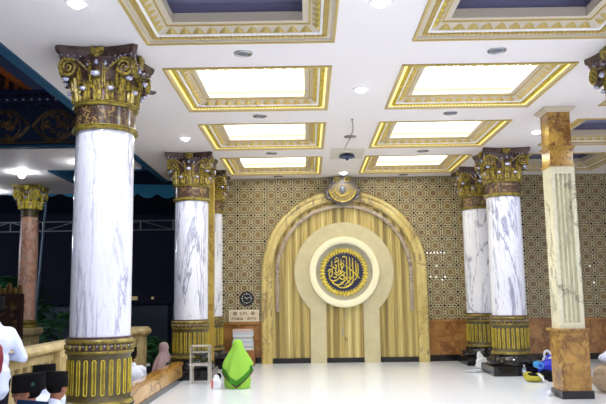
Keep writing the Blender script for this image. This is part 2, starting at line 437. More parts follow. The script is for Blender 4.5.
# ------------------------------------------------------------------ ceiling coffers
def sweep_frame(g, hx, hy, sect, mats):
    """sect: (inset, z) from outside in, swept round a rectangle with mitred corners"""
    rows = []
    for d, z in sect:
        rows.append([(-hx + d, -hy + d, z), (hx - d, -hy + d, z), (hx - d, hy - d, z), (-hx + d, hy - d, z)])
    g.grid(rows, mats, True)
def make_coffer(hx, hy, lit, label, loc):
    r = thing('ceiling_coffer', label, 'coffer', loc, 0, 'ceiling coffers')
    g = G()
    sect = [(0, 0.0), (0, -0.02), (0.025, -0.02), (0.03, -0.005), (0.045, 0.0), (0.05, 0.02), (0.095, 0.02)]
    sweep_frame(g, hx, hy, sect, [1, 1, 1, 0, 0, 0]); g.obj('outer_moulding', [M['coffer_beige'], M['coffer_gold']], r, smooth=0)
    if lit:
        g = G()
        for sg in (-1, 1):
            y = sg * (hy - 0.072); g.box(-hx + 0.06, hx - 0.06, y - 0.011, y + 0.011, 0.012, 0.019)
            x = sg * (hx - 0.072); g.box(x - 0.011, x + 0.011, -hy + 0.09, hy - 0.09, 0.012, 0.019)
        g.obj('edge_light_strip', M['cove_led'], r, smooth=0)
    g = G(); sweep_frame(g, hx, hy, [(0.09, 0.02), (0.095, 0.018), (0.145, 0.03), (0.15, 0.035)], [0, 0, 0])
    for sx, L in ((0, hx), (1, hy)):
        n = int((2 * L - 0.24) / 0.05)
        for k in range(n):
            p = -L + 0.12 + (k + 0.5) * (2 * L - 0.24) / n
            for sg in (-1, 1):
                q = sg * ((hy if sx == 0 else hx) - 0.118)
                if sx == 0: g.box(p - 0.014, p + 0.014, q - 0.024, q + 0.024, 0.006, 0.032, 1)
                else: g.box(q - 0.024, q + 0.024, p - 0.014, p + 0.014, 0.006, 0.032, 1)
    g.obj('dentil_moulding', [M['coffer_gold'], M['bright_gold'] if lit else M['coffer_gold']], r, smooth=0)  # brighter gold on lit coffers paints in the yellow light
    g = G(); sweep_frame(g, hx, hy, [(0.15, 0.035), (0.155, 0.025), (0.175, 0.032), (0.18, 0.045)], [0, 0, 0]); g.obj('white_fillet', M['coffer_white'], r, smooth=0)
    g = G(); sweep_frame(g, hx, hy, [(0.18, 0.045), (0.285, 0.10), (0.30, 0.09), (0.305, 0.11)], [0, 1, 1])
    for sx, L, W in ((0, hx, hy), (1, hy, hx)):
        n = int((2 * L - 0.52) / 0.145)
        for k in range(n):
            p = -L + 0.26 + (k + 0.5) * (2 * L - 0.52) / n; h = 0.5 * (2 * L - 0.52) / n
            for sg in (-1, 1):
                def P(a, d, z):
                    q = sg * (W - d)
                    return g.v((a, q, z)) if sx == 0 else g.v((q, a, z))
                # rounded wave-leaf: fan of faces around a raised centre
                pts = [P(p + h * x_, d, 0.045 + (d - 0.18) * 0.52 - 0.004) for x_, d in ((-1, 0.185), (1, 0.185), (0.72, 0.215), (0.42, 0.25), (0, 0.275), (-0.42, 0.25), (-0.72, 0.215))]
                e = P(p, 0.222, 0.03)
                for q in range(7): g.face((pts[q], pts[(q + 1) % 7], e), 2 if q == 0 else 1)
    g.obj('leaf_moulding', [M['coffer_beige'], M['coffer_gold'], M['bright_gold']], r, smooth=0)
    g = G(); sweep_frame(g, hx, hy, [(0.305, 0.11), (0.375, 0.11), (0.375, 0.155 if lit else 0.22), (0.35, 0.155 if lit else 0.22)], [0, 0, 0]); g.obj('inner_rim', M['coffer_beige'], r, smooth=0)
    h1 = 0.17 if lit else 0.23
    g = G(); sweep_frame(g, hx, hy, [(0.35, h1 - 0.015), (0.32, h1 - 0.015), (0.30, h1), (0.29, 0.24 if lit else 0.36)], [0, 0, 0]); g.obj('cove_wall', M['yellow_lit_cove'] if lit else M['unlit_panel'], r, smooth=0)
    zt = 0.24 if lit else 0.36
    g = G(); g.box(-hx + 0.28, hx - 0.28, -hy + 0.28, hy - 0.28, zt, zt + 0.04)
    if lit:
        g.obj('glowing_panel', M['lit_panel'], r, smooth=0)
        g = G()
        for sg in (-1, 1):
            y = sg * (hy - 0.325); g.box(-hx + 0.32, hx - 0.32, y - 0.01, y + 0.01, 0.16, 0.175)
            x = sg * (hx - 0.325); g.box(x - 0.01, x + 0.01, -hy + 0.36, hy - 0.36, 0.16, 0.175)
        g.obj('cove_strip', M['cove_led'], r, smooth=0)
    else: g.obj('ceiling_panel', M['unlit_panel'], r, smooth=0)
    return r
cL = ((LX[0] + LX[1]) / 2, (LX[1] - LX[0]) / 2); cR = ((RX[0] + RX[1]) / 2, (RX[1] - RX[0]) / 2); cT = ((TX[0] + TX[1]) / 2, (TX[1] - TX[0]) / 2)
cy = [(a + b) / 2 for a, b in CH]
dark = make_coffer(cL[1], 1.06, False, 'unlit gold-framed ceiling coffer nearest the viewer, beside the large left column', (cL[0], cy[0], CZ))
def place(src, x, hx, y, label):
    o = dup(src, (x, y, CZ), 0, label); o.scale = (hx / cL[1], 1, 1); return o
place(dark, cR[0], cR[1], cy[0], 'unlit gold-framed ceiling coffer nearest the viewer, on the side of the square pillar')
lit = make_coffer(cL[1], 1.06, True, 'lit ceiling coffer, largest of the glowing ones on the clock side', (cL[0], cy[1], CZ))
nm = ['', 'largest', 'second', 'farthest, smallest']
for i in (2, 3): place(lit, cL[0], cL[1], cy[i], 'lit ceiling coffer, %s of the three glowing ones on the clock side' % nm[i])
for i in (1, 2, 3): place(lit, cR[0], cR[1], cy[i], 'lit ceiling coffer, %s of the three glowing ones towards the square pillar' % nm[i])
for i, s_ in ((1, 'beside the partly seen capital'), (2, 'showing behind the square pillar top'), (3, 'farthest back behind the square pillar')):
    place(dark, cT[0], cT[1], cy[i], 'unlit coffer of the side aisle %s' % s_)

# ------------------------------------------------------------------ downlights
def make_downlight(on, label, loc):
    r = thing('downlight', label, 'downlight', loc, 0, 'recessed ceiling downlights')
    g = G(); g.lathe([(0.075, 0.03), (0.075, -0.006), (0.09, -0.014), (0.115, -0.01), (0.12, 0.0)], 24, cap=False); g.obj('trim_ring', M['coffer_white'] if on else M['chrome'], r)
    g = G(); g.lathe([(0.074, -0.004), (0.066, -0.03), (0.035, -0.048)] if on else [(0.074, -0.004), (0.03, -0.012)], 24)
    g.obj('bulb', M['lamp_glow'] if on else M['lamp_off'], r)
    return r
on_spots = [(-2.31, 6.67, 'bright downlight nearest the large left column capital'), (0.79, 6.77, 'bright downlight between the two unlit coffers'),
            (0.82, 9.77, 'bright downlight between the two largest lit coffers'), (-2.27, 12.7, 'bright downlight before the second left column'),
            (0.91, 16.6, 'bright downlight above the niche crest')]
off_spots = [(-0.76, 8.21, 'unlit downlight between the nearest two coffers on the clock side'), (2.39, 8.25, 'unlit downlight between the nearest two coffers on the pillar side'),
             (-0.76, 11.2, 'unlit downlight under the largest lit coffer on the clock side'), (2.41, 11.19, 'unlit downlight under the largest lit coffer on the pillar side'),
             (-2.29, 9.76, 'unlit downlight beside the large left capital'), (-0.72, 14.2, 'unlit downlight before the farthest coffer on the clock side'),
             (2.45, 14.2, 'unlit downlight before the farthest coffer on the pillar side'), (0.84, 12.78, 'unlit downlight crossed by the ceiling cable'),
             (2.43, 17.0, 'unlit downlight against the screen wall on the pillar side'), (-0.7, 17.0, 'unlit downlight against the screen wall on the clock side')]
def spot_light(name, x, y, z, power, size=0.14, col=(0.93, 0.95, 1.0), spread=170):
    l = bpy.data.lights.new(name, 'AREA'); l.shape = 'DISK'; l.size = size; l.energy = power; l.color = col; l.spread = math.radians(spread)
    o = bpy.data.objects.new(name, l); C.objects.link(o); o.location = (x, y, z - 0.055); return o
LP = 60
src_on = src_off = None
for x, y, lab in on_spots:
    if src_on is None: src_on = make_downlight(True, lab, (x, y, CZ))
    else: dup(src_on, (x, y, CZ), 0, lab)
    spot_light('downlight_lamp', x, y, CZ, LP if y < 16 else 5)
for x, y, lab in off_spots:
    if src_off is None: src_off = make_downlight(False, lab, (x, y, CZ))
    else: dup(src_off, (x, y, CZ), 0, lab)
M['globe_glow'] = mat('globe_glow', rgb(255, 255, 255), 0.5, emit=(0.9, 0.94, 1.0, 1), strength=170)
gl0 = None
for x, y, lab in ((-6.67, 15.9, 'glowing globe lamp on the porch ceiling above the rust column'), (-4.85, 14.9, 'glowing globe lamp on the porch ceiling hidden by the largest column'), (-8.6, 18.7, 'added globe lamp out of view at the porch edge, lighting the tent')):  # the last globe is unseen, added to light the tent
    if gl0 is None:
        gl0 = thing('globe_lamp', lab, 'ceiling lamp', (x, y, CZ), 0, 'porch ceiling lamps')
        g = G(); g.lathe([(0.09, 0.02), (0.09, -0.015), (0.07, -0.02)], 20); g.obj('base', M['coffer_white'], gl0)
        g = G(); g.ell((0, 0, -0.075), 0.075, None, 0, 18, 12); g.obj('globe', M['globe_glow'], gl0)
    else: dup(gl0, (x, y, CZ), 0, lab)
# unseen lamps added behind the camera as fill light
for x in (-2.31, 0.79, 4.12, 6.5):
    for y in (4.0, 1.0, -2.5):
        dup(src_on, (x, y, CZ), 0, 'added downlight out of view behind the viewer, for fill light'); spot_light('downlight_lamp', x, y, CZ, LP * 0.7)
for x, y in ((5.9, 7.2),(4.3, 12.6)):
    dup(src_on, (x, y, CZ), 0, 'bright downlight in the side aisle'); spot_light('downlight_lamp', x, y, CZ, LP)

# ------------------------------------------------------------------ columns
def bell_r(z):
    t = (z - 3.96) / 0.5
    return 0.355 + 0.02 * t + 0.07 * t * t
def make_capital(parent, mats=None):
    gm, bm_, sm = mats or (M['leaf_gold'], M['bronze_brown'], M['silver'])
    g = G(); g.lathe([(bell_r(3.95 + 0.52 * i / 8), 3.95 + 0.52 * i / 8) for i in range(9)], 40);     g = G()
    def leaf(ang, z0, z1, w, curl, mm=0):
        NS, NT_ = 9, 11; rows = []
        for i in range(NT_):
            t = i / (NT_ - 1)
            bend = max(0.0, (t - 0.68) / 0.32)
            z = z0 + (z1 - z0) * min(t, 0.86) / 0.86 * 1.0 - 0.06 * bend ** 2 + 0.02 * bend
            lob = 0.72 + 0.28 * abs(math.sin(t * 4.2 * PI))
            ww = w * (1 - 0.35 * t) * lob * (1 if t < 0.92 else 0.6); row = []
            for j in range(NS):
                s = -1 + 2 * j / (NS - 1)
                rr = bell_r(min(z, 4.4)) + 0.012 + 0.028 * (1 - abs(s)) + 0.012 * math.cos(s * 5 * PI) * (1 - abs(s) * .3) + curl * bend ** 1.5
                a = ang + s * ww / 2 / 0.4
                row.append((rr * math.cos(a), rr * math.sin(a), z))
            rows.append(row)
        g.grid(rows, [mm] * 8 + [1] * 2)
    for k in range(8):
        leaf(2 * PI * (k + 0.5) / 8, 3.965, 4.20, 0.15, 0.075); leaf(2 * PI * k / 8, 3.965, 4.33, 0.14, 0.11); leaf(2 * PI * (k + 0.25) / 8, 4.10, 4.41, 0.055, 0.05); leaf(2 * PI * (k + 0.75) / 8, 4.10, 4.41, 0.055, 0.05)
    g.obj('acanthus_leaves', [gm, bm_], parent, normals=False)
    # scrolls: two on each face
    for q in range(4):
        R = Matrix.Rotation(q * PI / 2, 3, 'Z')
        for sg in (-1, 1):
            g = G(); cx, cz, y = sg * 0.335, 4.34, -0.43
            pts = []; rad = []
            for i in range(12):
                t = i / 11; pts.append((sg * (0.05 + 0.285 * t), y + 0.06 * (1 - t), 4.245 + 0.20 * math.sin(t * PI / 2)))
                rad.append(0.012 + 0.008 * t)
            for i in range(1, 40):
                a = PI / 2 - sg * 2 * PI * 2.1 * i / 39 * 1.0; r_ = 0.115 * (1 - 0.86 * i / 39)
                pts.append((cx + r_ * math.cos(a), y - 0.012 * i / 39, cz + r_ * math.sin(a))); rad.append(0.02 - 0.009 * i / 39)
            g.tube([R @ Vector(p) for p in pts], rad, 6, 0)
            bk = G()
            disc = [(cx + 0.1 * math.cos(2*PI*k/20), cz + 0.1 * math.sin(2*PI*k/20)) for k in range(20)]
            n0 = len(g.bm.verts); g.prism(disc, y + 0.02, y + 0.10, 'xz', 1); g.bm.verts.ensure_lookup_table()
            for vv in list(g.bm.verts)[n0:]: vv.co = R @ vv.co
            # row of silver beads riding on the scroll
            for i in range(7):
                t = 0.15 + 0.8 * i / 6
                g.ell(R @ Vector((sg * (0.09 + 0.25 * t), y - 0.004, 4.245 + 0.2 * math.sin(t * PI / 2) + 0.028)), 0.0095, None, 2, 6, 4)
            bk.bm.free()
            g.obj('volute', [gm, bm_, sm], parent)
    # silver shells and bosses sit on the bell
    g = G(); g.lathe([(bell_r(3.95 + 0.52 * i / 8), 3.95 + 0.52 * i / 8) for i in range(9)], 40, m=1)
    for q in range(4):
        R = Matrix.Rotation(q * PI / 2, 3, 'Z')
        for (x, z, y, a, b) in ((0, 4.25, -0.475, 0.06, 0.036), (-0.165, 4.09, -0.40, 0.042, 0.028), (0.165, 4.09, -0.40, 0.042, 0.028),
                                (-0.10, 4.385, -0.43, 0.028, 0.034), (0, 4.395, -0.44, 0.028, 0.034), (0.10, 4.385, -0.43, 0.028, 0.034), (0.38, 4.21, -0.38, 0.045, 0.03), (-0.38, 4.21, -0.38, 0.045, 0.03)):
            g.ell(R @ Vector((x, y, z)), (a if q % 2 == 0 else 0.03, 0.03 if q % 2 == 0 else a, b), None, 0, 10, 6)
    g.obj('bell', [sm, bm_], parent)
    g = G()
    def plan(s):
        out = []
        for q in range(4):
            R = Matrix.Rotation(q * PI / 2, 2)
            for i in range(9):
                u = -1 + 2 * i / 8
                out.append(R @ Vector((u * 0.455 * s, -(0.40 + 0.10 * abs(u) ** 1.8) * s)))
        return out
    rows = [[(p.x, p.y, z) for p in plan(s)] for s, z in ((0.88, 4.44), (0.90, 4.47), (0.91, 4.50), (0.97, 4.53), (0.985, 4.56), (0.985, 4.598))]
    g.grid(rows, 0, True, True, True)
    for q in range(4):
        R = Matrix.Rotation(q * PI / 2, 3, 'Z')
        for i in range(13):
            u = -0.94 + 1.88 * i / 12
            g.ell(R @ Vector((u * 0.44, -(0.40 + 0.10 * abs(u) ** 1.8) * 0.925, 4.485)), 0.013, None, 1, 6, 4)
        for (x, z, a, b) in ((0, 4.54, 0.07, 0.045), (-0.05, 4.565, 0.04, 0.03), (0.05, 4.565, 0.04, 0.03), (0, 4.49, 0.045, 0.045), (-0.05, 4.52, 0.035, 0.03), (0.05, 4.52, 0.035, 0.03)):
            g.ell(R @ Vector((x, -0.425, z)), (a if q % 2 == 0 else 0.035, 0.035 if q % 2 == 0 else a, b), None, 2, 8, 6)
    g.obj('abacus', [bm_, sm, gm], parent)

def make_column(label, loc):
    r = thing('marble_column', label, 'column', loc, 0, 'round marble columns of the hall')
    g = G(); g.box(-0.5, 0.5, -0.5, 0.5, 0, 0.19); bmesh.ops.bevel(g.bm, geom=list(g.bm.edges), offset=0.008, segments=1, affect='EDGES'); g.obj('plinth', M['black_granite'], r)
    g = G(); g.lathe([(0.47, 0.19), (0.49, 0.22), (0.49, 0.27), (0.46, 0.30), (0.43, 0.33), (0.41, 0.37), (0.41, 0.40)], 40)
    for k in range(24):
        a = 2 * PI * k / 24; g.ell((0.465 * math.cos(a), 0.465 * math.sin(a), 0.285), 0.035, None, 0, 8, 5)
    g.obj('base', M['black_granite'], r)
    g = G(); g.lathe([(0.38, 0.40), (0.40, 0.41), (0.405, 0.43), (0.395, 0.45), (0.37, 0.46)], 40); g.obj('base_ring', M['antique_gold'], r)
    g = G(); g.lathe([(0.375, 0.46), (0.36, 0.49), (0.36, 0.95), (0.375, 0.98)], 48, m=0)
    for k in range(24):
        a0 = 2 * PI * (k + 0.5) / 24; w = 0.019; R_ = 0.363
        st = [(w, 0.53 + w), (w, 0.92 - w)] + [(w * math.cos(x * PI / 5), 0.92 - w + w * math.sin(x * PI / 5)) for x in range(1, 5)] + [(-w, 0.92 - w), (-w, 0.53 + w)] + [(-w * math.cos(x * PI / 5), 0.53 + w - w * math.sin(x * PI / 5)) for x in range(1, 5)]
        ring = [(R_ * math.cos(a0 + p / R_), R_ * math.sin(a0 + p / R_), z) for p, z in st]
        g.tube(ring, 0.0075, 5, 1, closed=True)
        fc = g.face([g.v((x * 0.999, y * 0.999, z)) for x, y, z in ring], 2)
    g.obj('fluted_pedestal', [M['drum_bronze'], M['gold_paint'], M['flute_gold']], r, normals=False)
    g = G(); g.lathe([(0.37, 0.98), (0.39, 0.99), (0.395, 1.01), (0.385, 1.02), (0.38, 1.10), (0.395, 1.11), (0.40, 1.13), (0.39, 1.15), (0.375, 1.16), (0.375, 1.175), (0.35, 1.18)], 48, m=[1, 1, 1, 0, 1, 1, 1, 0, 0, 0])
    for k in range(30):
        a = 2 * PI * k / 30
        g.ell((0.385 * math.cos(a), 0.385 * math.sin(a), 1.062), (0.022, 0.022, 0.035), None, 1, 8, 5)
        a += PI / 30; g.ell((0.387 * math.cos(a), 0.387 * math.sin(a), 1.075), 0.012, None, 2, 6, 4)
    g.obj('pedestal_band', [M['bronze_brown'], M['antique_gold'], M['silver']], r)
    g = G(); g.lathe([(0.352, 1.17), (0.352, 2.4), (0.347, 3.64)], 48); g.obj('shaft', M['white_marble'], r)
    for z in (3.64, 3.93):
        g = G(); g.lathe([(0.35, z - 0.035), (0.385, z - 0.03), (0.395, z - 0.015), (0.385, z), (0.38, z + 0.005), (0.39, z + 0.015), (0.385, z + 0.028), (0.35, z + 0.033)], 48); g.obj('neck_ring', M['antique_gold'], r)
    g = G(); g.lathe([(0.362, 3.66), (0.362, 3.91)], 48); g.obj('collar', M['brown_marble'], r)
    make_capital(r); return r
col = make_column('largest marble column, behind the men in black caps', (-2.47, 8.3, 0))
for x, y, lab in ((-2.42, 14.4, 'marble column behind the glass collection box'), (-2.38, 16.5, 'marble column mostly hidden behind another and a yellow pillar, near the clock'),
                  (4.12, 8.2, 'marble column of which only a capital edge shows at the picture edge'), (4.13, 14.4, 'marble column beside the blue bag and water bottle'),
                  (4.09, 16.5, 'marble column nearest the niche arch, behind the white plastic bag')):
    dup(col, (x, y, 0), 0, lab)

# square pillars
def make_pillar(label, loc, w=1.0):
    r = thing('square_pillar', label, 'pillar', loc)
    def bx(g, h, z0, z1, m=0, b=0.006):
        n0 = len(g.bm.edges); g.box(-h, h, -h, h, z0, z1, m)
    g = G(); bx(g, 0.245 * w, 0, 0.12); g.obj('plinth', M['black_granite'], r, smooth=0)
    g = G(); bx(g, 0.222 * w, 0.12, 1.02); g.obj('base_block', M['orange_marble'], r, smooth=0)
    g = G(); bx(g, 0.262 * w, 1.02, 1.06); g.obj('base_moulding', M['orange_marble'], r, smooth=0)
    # shaft with rounded flutes on the faces
    g = G(); h = 0.19 * w; prof = []
    for q in range(4):
        R = Matrix.Rotation(q * PI / 2, 2); side = [(-h, -h), (-h * 0.72, -h)]
        for f in range(4):
            c = h * (-0.54 + 0.36 * f)
            side += [(c + h * 0.145 * math.sin(a), -h + 0.05 * w * math.cos(a)) for a in (-PI/2, -PI/4, 0, PI/4, PI/2)]
        side += [(h * 0.72, -h)]
        if q in (1, 3): side = [(-h, -h)]
        prof += [R @ Vector(p) for p in side]
    g.grid([[(p.x, p.y, z) for p in prof] for z in (1.15, 3.5)], 0, True, False, False)
    bx(g, h, 1.06, 1.15); bx(g, h, 3.5, 3.62); g.obj('shaft', M['pale_marble'], r, smooth=0)
    g = G(); bx(g, 0.205 * w, 3.62, 3.66); bx(g, 0.185 * w, 3.66, 3.90); g.obj('neck_block', M['gold_marble'], r, smooth=0)
    g = G(); bx(g, 0.205 * w, 3.90, 3.93); bx(g, 0.215 * w, 3.93, 3.955); g.obj('neck_moulding', M['gold_marble'], r, smooth=0)
    g = G(); bx(g, 0.178 * w, 3.955, 4.52); g.obj('top_block', M['gold_marble'], r, smooth=0)
    g = G(); g.grid([[(x * s, y * s, z) for x, y in ((-1, -1), (1, -1), (1, 1), (-1, 1))] for s, z in ((0.19 * w, 4.52), (0.25 * w, 4.57), (0.25 * w, 4.6))], 0, True, True, True); g.obj('top_moulding', M['coffer_beige'], r, smooth=0)
    return r
make_pillar('square pillar with fluted pale shaft on orange marble block', (4.105, 11.1, 0))
r = thing('yellow_pillar', 'narrow yellow marble pillar between the two columns by the clock', 'pillar', (-2.29, 15.55, 0))
g = G(); g.box(-0.2, 0.2, -0.14, 0.14, 0, 0.1); g.obj('plinth', M['black_granite'], r, smooth=0)
g = G(); g.box(-0.185, 0.185, -0.13, 0.13, 0.1, 4.45); g.obj('shaft', M['yellow_marble'], r, smooth=0)
g = G(); g.box(-0.21, 0.21, -0.155, 0.155, 4.45, 4.6); g.obj('top_block', M['gold_marble'], r, smooth=0)

# ------------------------------------------------------------------ prayer niche
N = thing('prayer_niche', 'tall arched prayer niche of striped yellow marble in the back wall', 'prayer niche', (0.9, WY, 0))
ZC = 2.2
def arch_path(n=44):
    return [(180 - 180 * i / n) for i in range(n + 1)]
def arch_sweep(g, sect, z0, mats=0):
    """sect: (radius, y) outline, swept up one jamb, over the arch and down the other"""
    rows = [[(-r_, y, z0) for r_, y in sect]]
    for a in arch_path():
        ca, sa = math.cos(math.radians(a)), math.sin(math.radians(a)); rows.append([(r_ * ca, y, ZC + r_ * sa) for r_, y in sect])
    rows.append([(r_, y, z0) for r_, y in sect])
    n = len(sect)
    R = [[g.v(p) for p in row] for row in rows]
    for i in range(len(R) - 1):
        for j in range(n):
            k = (j + 1) % n; g.face([R[i][j], R[i][k], R[i+1][k], R[i+1][j]], mats if isinstance(mats, int) else mats[j])
    g.face(R[0]); g.face(list(reversed(R[-1])))
g = G(); arch_sweep(g, [(2.05, 0.0), (2.05, -0.16), (2.03, -0.19), (1.99, -0.20), (1.95, -0.19), (1.93, -0.16), (1.91, -0.17), (1.85, -0.18), (1.80, -0.165), (1.78, -0.12), (1.78, 0.0)], 0.0)
g.obj('arch_frame', M['frame_marble'], N, smooth=50)
g = G(); arch_sweep(g, [(1.70, -0.02), (1.70, -0.15), (1.68, -0.165), (1.63, -0.165), (1.61, -0.15), (1.61, -0.02)], 1.25); g.obj('inner_arch_moulding', M['lilac_marble'], N, smooth=50)
# ribbed slab
g = G(); rows = []; xs_ = [-1.785 + 3.57 * i / 340 for i in range(341)]
def rib(x, ph=0.0, pitch=0.21):
    u = ((x + ph) / pitch) % 1.0
    return 0.028 * abs(math.sin(PI * u)) ** 0.6 + 0.008 * math.sin(2 * PI * u * 3 + 1)
for f in (0.0, 0.25, 0.5, 0.75, 1.0):
    rows.append([(x, -0.055 - rib(x), 0.12 + (ZC + math.sqrt(max(1.79 ** 2 - x * x, 0)) - 0.12) * f) for x in xs_])
g.grid(rows); g.obj('ribbed_panel', M['striped_stone'], N, smooth=60)
g = G(); g.box(-1.79, -0.85, -0.10, 0, 0, 0.125); g.box(0.85, 1.79, -0.10, 0, 0, 0.125); g.box(-0.46, 0.46, -0.06, 0, 0, 0.12); g.obj('base_strip', M['black_granite'], N, smooth=0)
# keyhole surround
Ro, Ri, jo, ji = 1.235, 0.78, 0.85, 0.46
a1 = math.degrees(math.asin(-math.sqrt(Ro**2 - jo**2) / Ro)); a2 = math.degrees(math.asin(-math.sqrt(Ri**2 - ji**2) / Ri))
outer = [(jo, 0.0)] + arc(0, ZC, Ro, a1, 180 - a1, 60) + [(-jo, 0.0)]
inner = [(ji, 0.0)] + arc(0, ZC, Ri, a2, 180 - a2, 60) + [(-ji, 0.0)]
g = G(); g.grid([[(x, 0.0, z) for x, z in outer], [(x, -0.135, z) for x, z in outer], [(x, -0.145, ZC + (z - ZC) * 0.99 if z > 0 else z) for x, z in [(x * 0.99, z) for x, z in outer]], [(x, -0.145, z) for x, z in inner], [(x, 0.0, z) for x, z in inner]])
g.obj('keyhole_surround', M['cream_stone'], N, smooth=30)
g = G(); arc_o = [(0.87, 0.0), (0.87, -0.26), (0.85, -0.295), (0.80, -0.30), (0.72, -0.295), (0.70, -0.28), (0.695, 0.0)]
g.lathe([(r_, y) for r_, y in arc_o], 72, (0, 0, ZC), axis='y', cap=False); g.obj('round_frame', M['ivory'], N, smooth=40)
g = G(); g.lathe([(0.70, -0.105), (0.70, -0.095)], 64, (0, 0, ZC), axis='y'); g.obj('recess_disc', M['recess_stone'], N)
for sg in (-1, 1):
    g = G(); xs2 = [sg * (0.012 + 0.445 * i / 60) for i in range(61)]
    g.grid([[(x, -0.05 - rib(x, 0.1, 0.155) * 0.55, z) for x in xs2] for z in (0.12, 0.7, 1.56)])
    g.box(min(0.004*sg, 0.457*sg), max(0.004*sg, 0.457*sg), -0.045, 0.0, 0.12, 1.5)
    g.obj('door_leaf', M['striped_door'], N, smooth=60)
g = G()
g.prism([(0.0, 0.62), (0.0, 0.50), (0.018, 0.50), (0.018, 0.62)], -0.085, -0.06); g.ell((0.05, -0.085, 0.56), (0.018, 0.02, 0.018), None, 0, 8, 6); g.obj('door_handle', M['dark_gold'], N)
# crest: shell cartouche over the arch
cr = bpy.data.objects.new('crest', None); C.objects.link(cr); cr.parent = N; cr.location = (0, -0.2, 4.19)
cr['label'] = 'grey and gold shell crest over the arch'
def crest_outline(s):
    pts = [(0, -0.30), (0.10, -0.31), (0.16, -0.27), (0.24, -0.22), (0.36, -0.19), (0.40, -0.13), (0.37, -0.07), (0.44, 0.0), (0.42, 0.06), (0.33, 0.10), (0.30, 0.2), (0.24, 0.27), (0.2, 0.36), (0.1, 0.40), (0, 0.41)]
    return [(x * s, z * s) for x, z in pts] + [(-x * s, z * s) for x, z in reversed(pts[1:-1])]
g = G(); g.prism([(x * 1.08, z) for x, z in crest_outline(1.0)], -0.05, 0.2); g.obj('shield_back', M['crest_stone'], cr, smooth=30)
g = G(); g.prism([(x, z - 0.02) for x, z in arc(0, 0.10, 0.34, 190, 350, 24)] + [(0.2, 0.2), (-0.2, 0.2)], -0.09, -0.03); g.obj('shell', M['crest_shell'], cr, smooth=30)
g = G()
g.tube([(x, -0.095, z - 0.02) for x, z in arc(0, 0.10, 0.335, 185, 355, 30)], 0.014, 6)
g.tube([(x, -0.10, z - 0.02) for x, z in arc(0, 0.10, 0.19, 185, 355, 24)], 0.014, 6)
for k in range(9):
    a = math.radians(200 + 140 * k / 8); g.tube([(0.2 * math.cos(a), -0.095, 0.08 + 0.2 * math.sin(a)), (0.32 * math.cos(a), -0.095, 0.08 + 0.32 * math.sin(a))], 0.008, 5)
for sg in (-1, 1):
    g.tube([(sg * (0.12 + 0.1 * math.cos(t) * (1 - t / 14)), -0.07, 0.30 + 0.08 * math.sin(t) * (1 - t / 14)) for t in [0.4 * i for i in range(24)]], 0.012, 5)
g.obj('gold_ribs', M['gold_paint'], cr)
g = G(); g.ell((0, -0.1, 0.06), (0.07, 0.05, 0.10)); g.obj('silver_boss', M['lamp_off'], cr)
g = G()
for sg in (-1, 1):
    g.tube([(sg * (0.30 + 0.02 * i + 0.05 * math.sin(i * .7)), -0.06, -0.17 + 0.022 * i) for i in range(10)], [0.03] * 9 + [0.01], 6)
    g.ell((sg * 0.36, -0.05, -0.15), (0.055, 0.04, 0.045)); g.ell((sg * 0.42, -0.04, 0.02), (0.04, 0.03, 0.06)); g.ell((sg * 0.24, -0.05, 0.27), (0.05, 0.04, 0.06))
g.ell((0, -0.06, -0.30), (0.10, 0.04, 0.03)); g.ell((0, -0.05, 0.36), (0.09, 0.05, 0.05)); g.obj('scroll_leaves', M['crest_stone'], cr)

# calligraphy medallion
MD = thing('calligraphy_medallion', 'round gold and navy Arabic calligraphy medallion in the niche ring', 'medallion', (0.9, WY - 0.145, ZC))
g = G(); pts = []
NP = 38
for k in range(NP * 4):
    u = (k % 4) / 4; a = 2 * PI * k / (NP * 4); r_ = 0.475 + 0.08 * (1 - abs(2 * u - 1)) ** 0.8
    pts.append((r_ * math.cos(a), r_ * math.sin(a)))
g.grid([[(x * q, y, z * q) for x, z in pts] for q, y in ((1.0, 0.03), (1.0, -0.03), (0.86, -0.036), (0.70, -0.034), (0.70, 0.03))], 0, True); g.obj('gold_sunburst', M['bright_gold'], MD, smooth=0)
g = G(); g.lathe([(0.415, -0.032), (0.415, -0.045), (0.40, -0.048)], 56, axis='y')
for k in range(44):
    a = 2 * PI * k / 44; g.ell((0.43 * math.cos(a), -0.035, 0.43 * math.sin(a)), (0.018, 0.015, 0.018), None, 0, 6, 4)
g.obj('navy_disc', M['calli_navy'], MD)
g = G()
def stroke(pts, w=0.013):
    P = []
    for i in range(len(pts) - 1):           # Catmull-Rom
        p0 = pts[max(i - 1, 0)]; p1 = pts[i]; p2 = pts[i + 1]; p3 = pts[min(i + 2, len(pts) - 1)]
        for k in range(6):
            t = k / 6
            P.append(tuple(0.5 * (2*p1[d] + (p2[d]-p0[d])*t + (2*p0[d]-5*p1[d]+4*p2[d]-p3[d])*t*t + (3*p1[d]-p0[d]-3*p2[d]+p3[d])*t**3) for d in (0, 1)))
    P.append(pts[-1]); n = len(P)
    S = 0.345 / 125
    g.tube([((x - 250) * S, -0.052, (200 - y) * S) for x, y in P], [w * (0.55 + 0.6 * math.sin(PI * min(1, 0.12 + 0.8 * i / n))) for i in range(n)], 5)
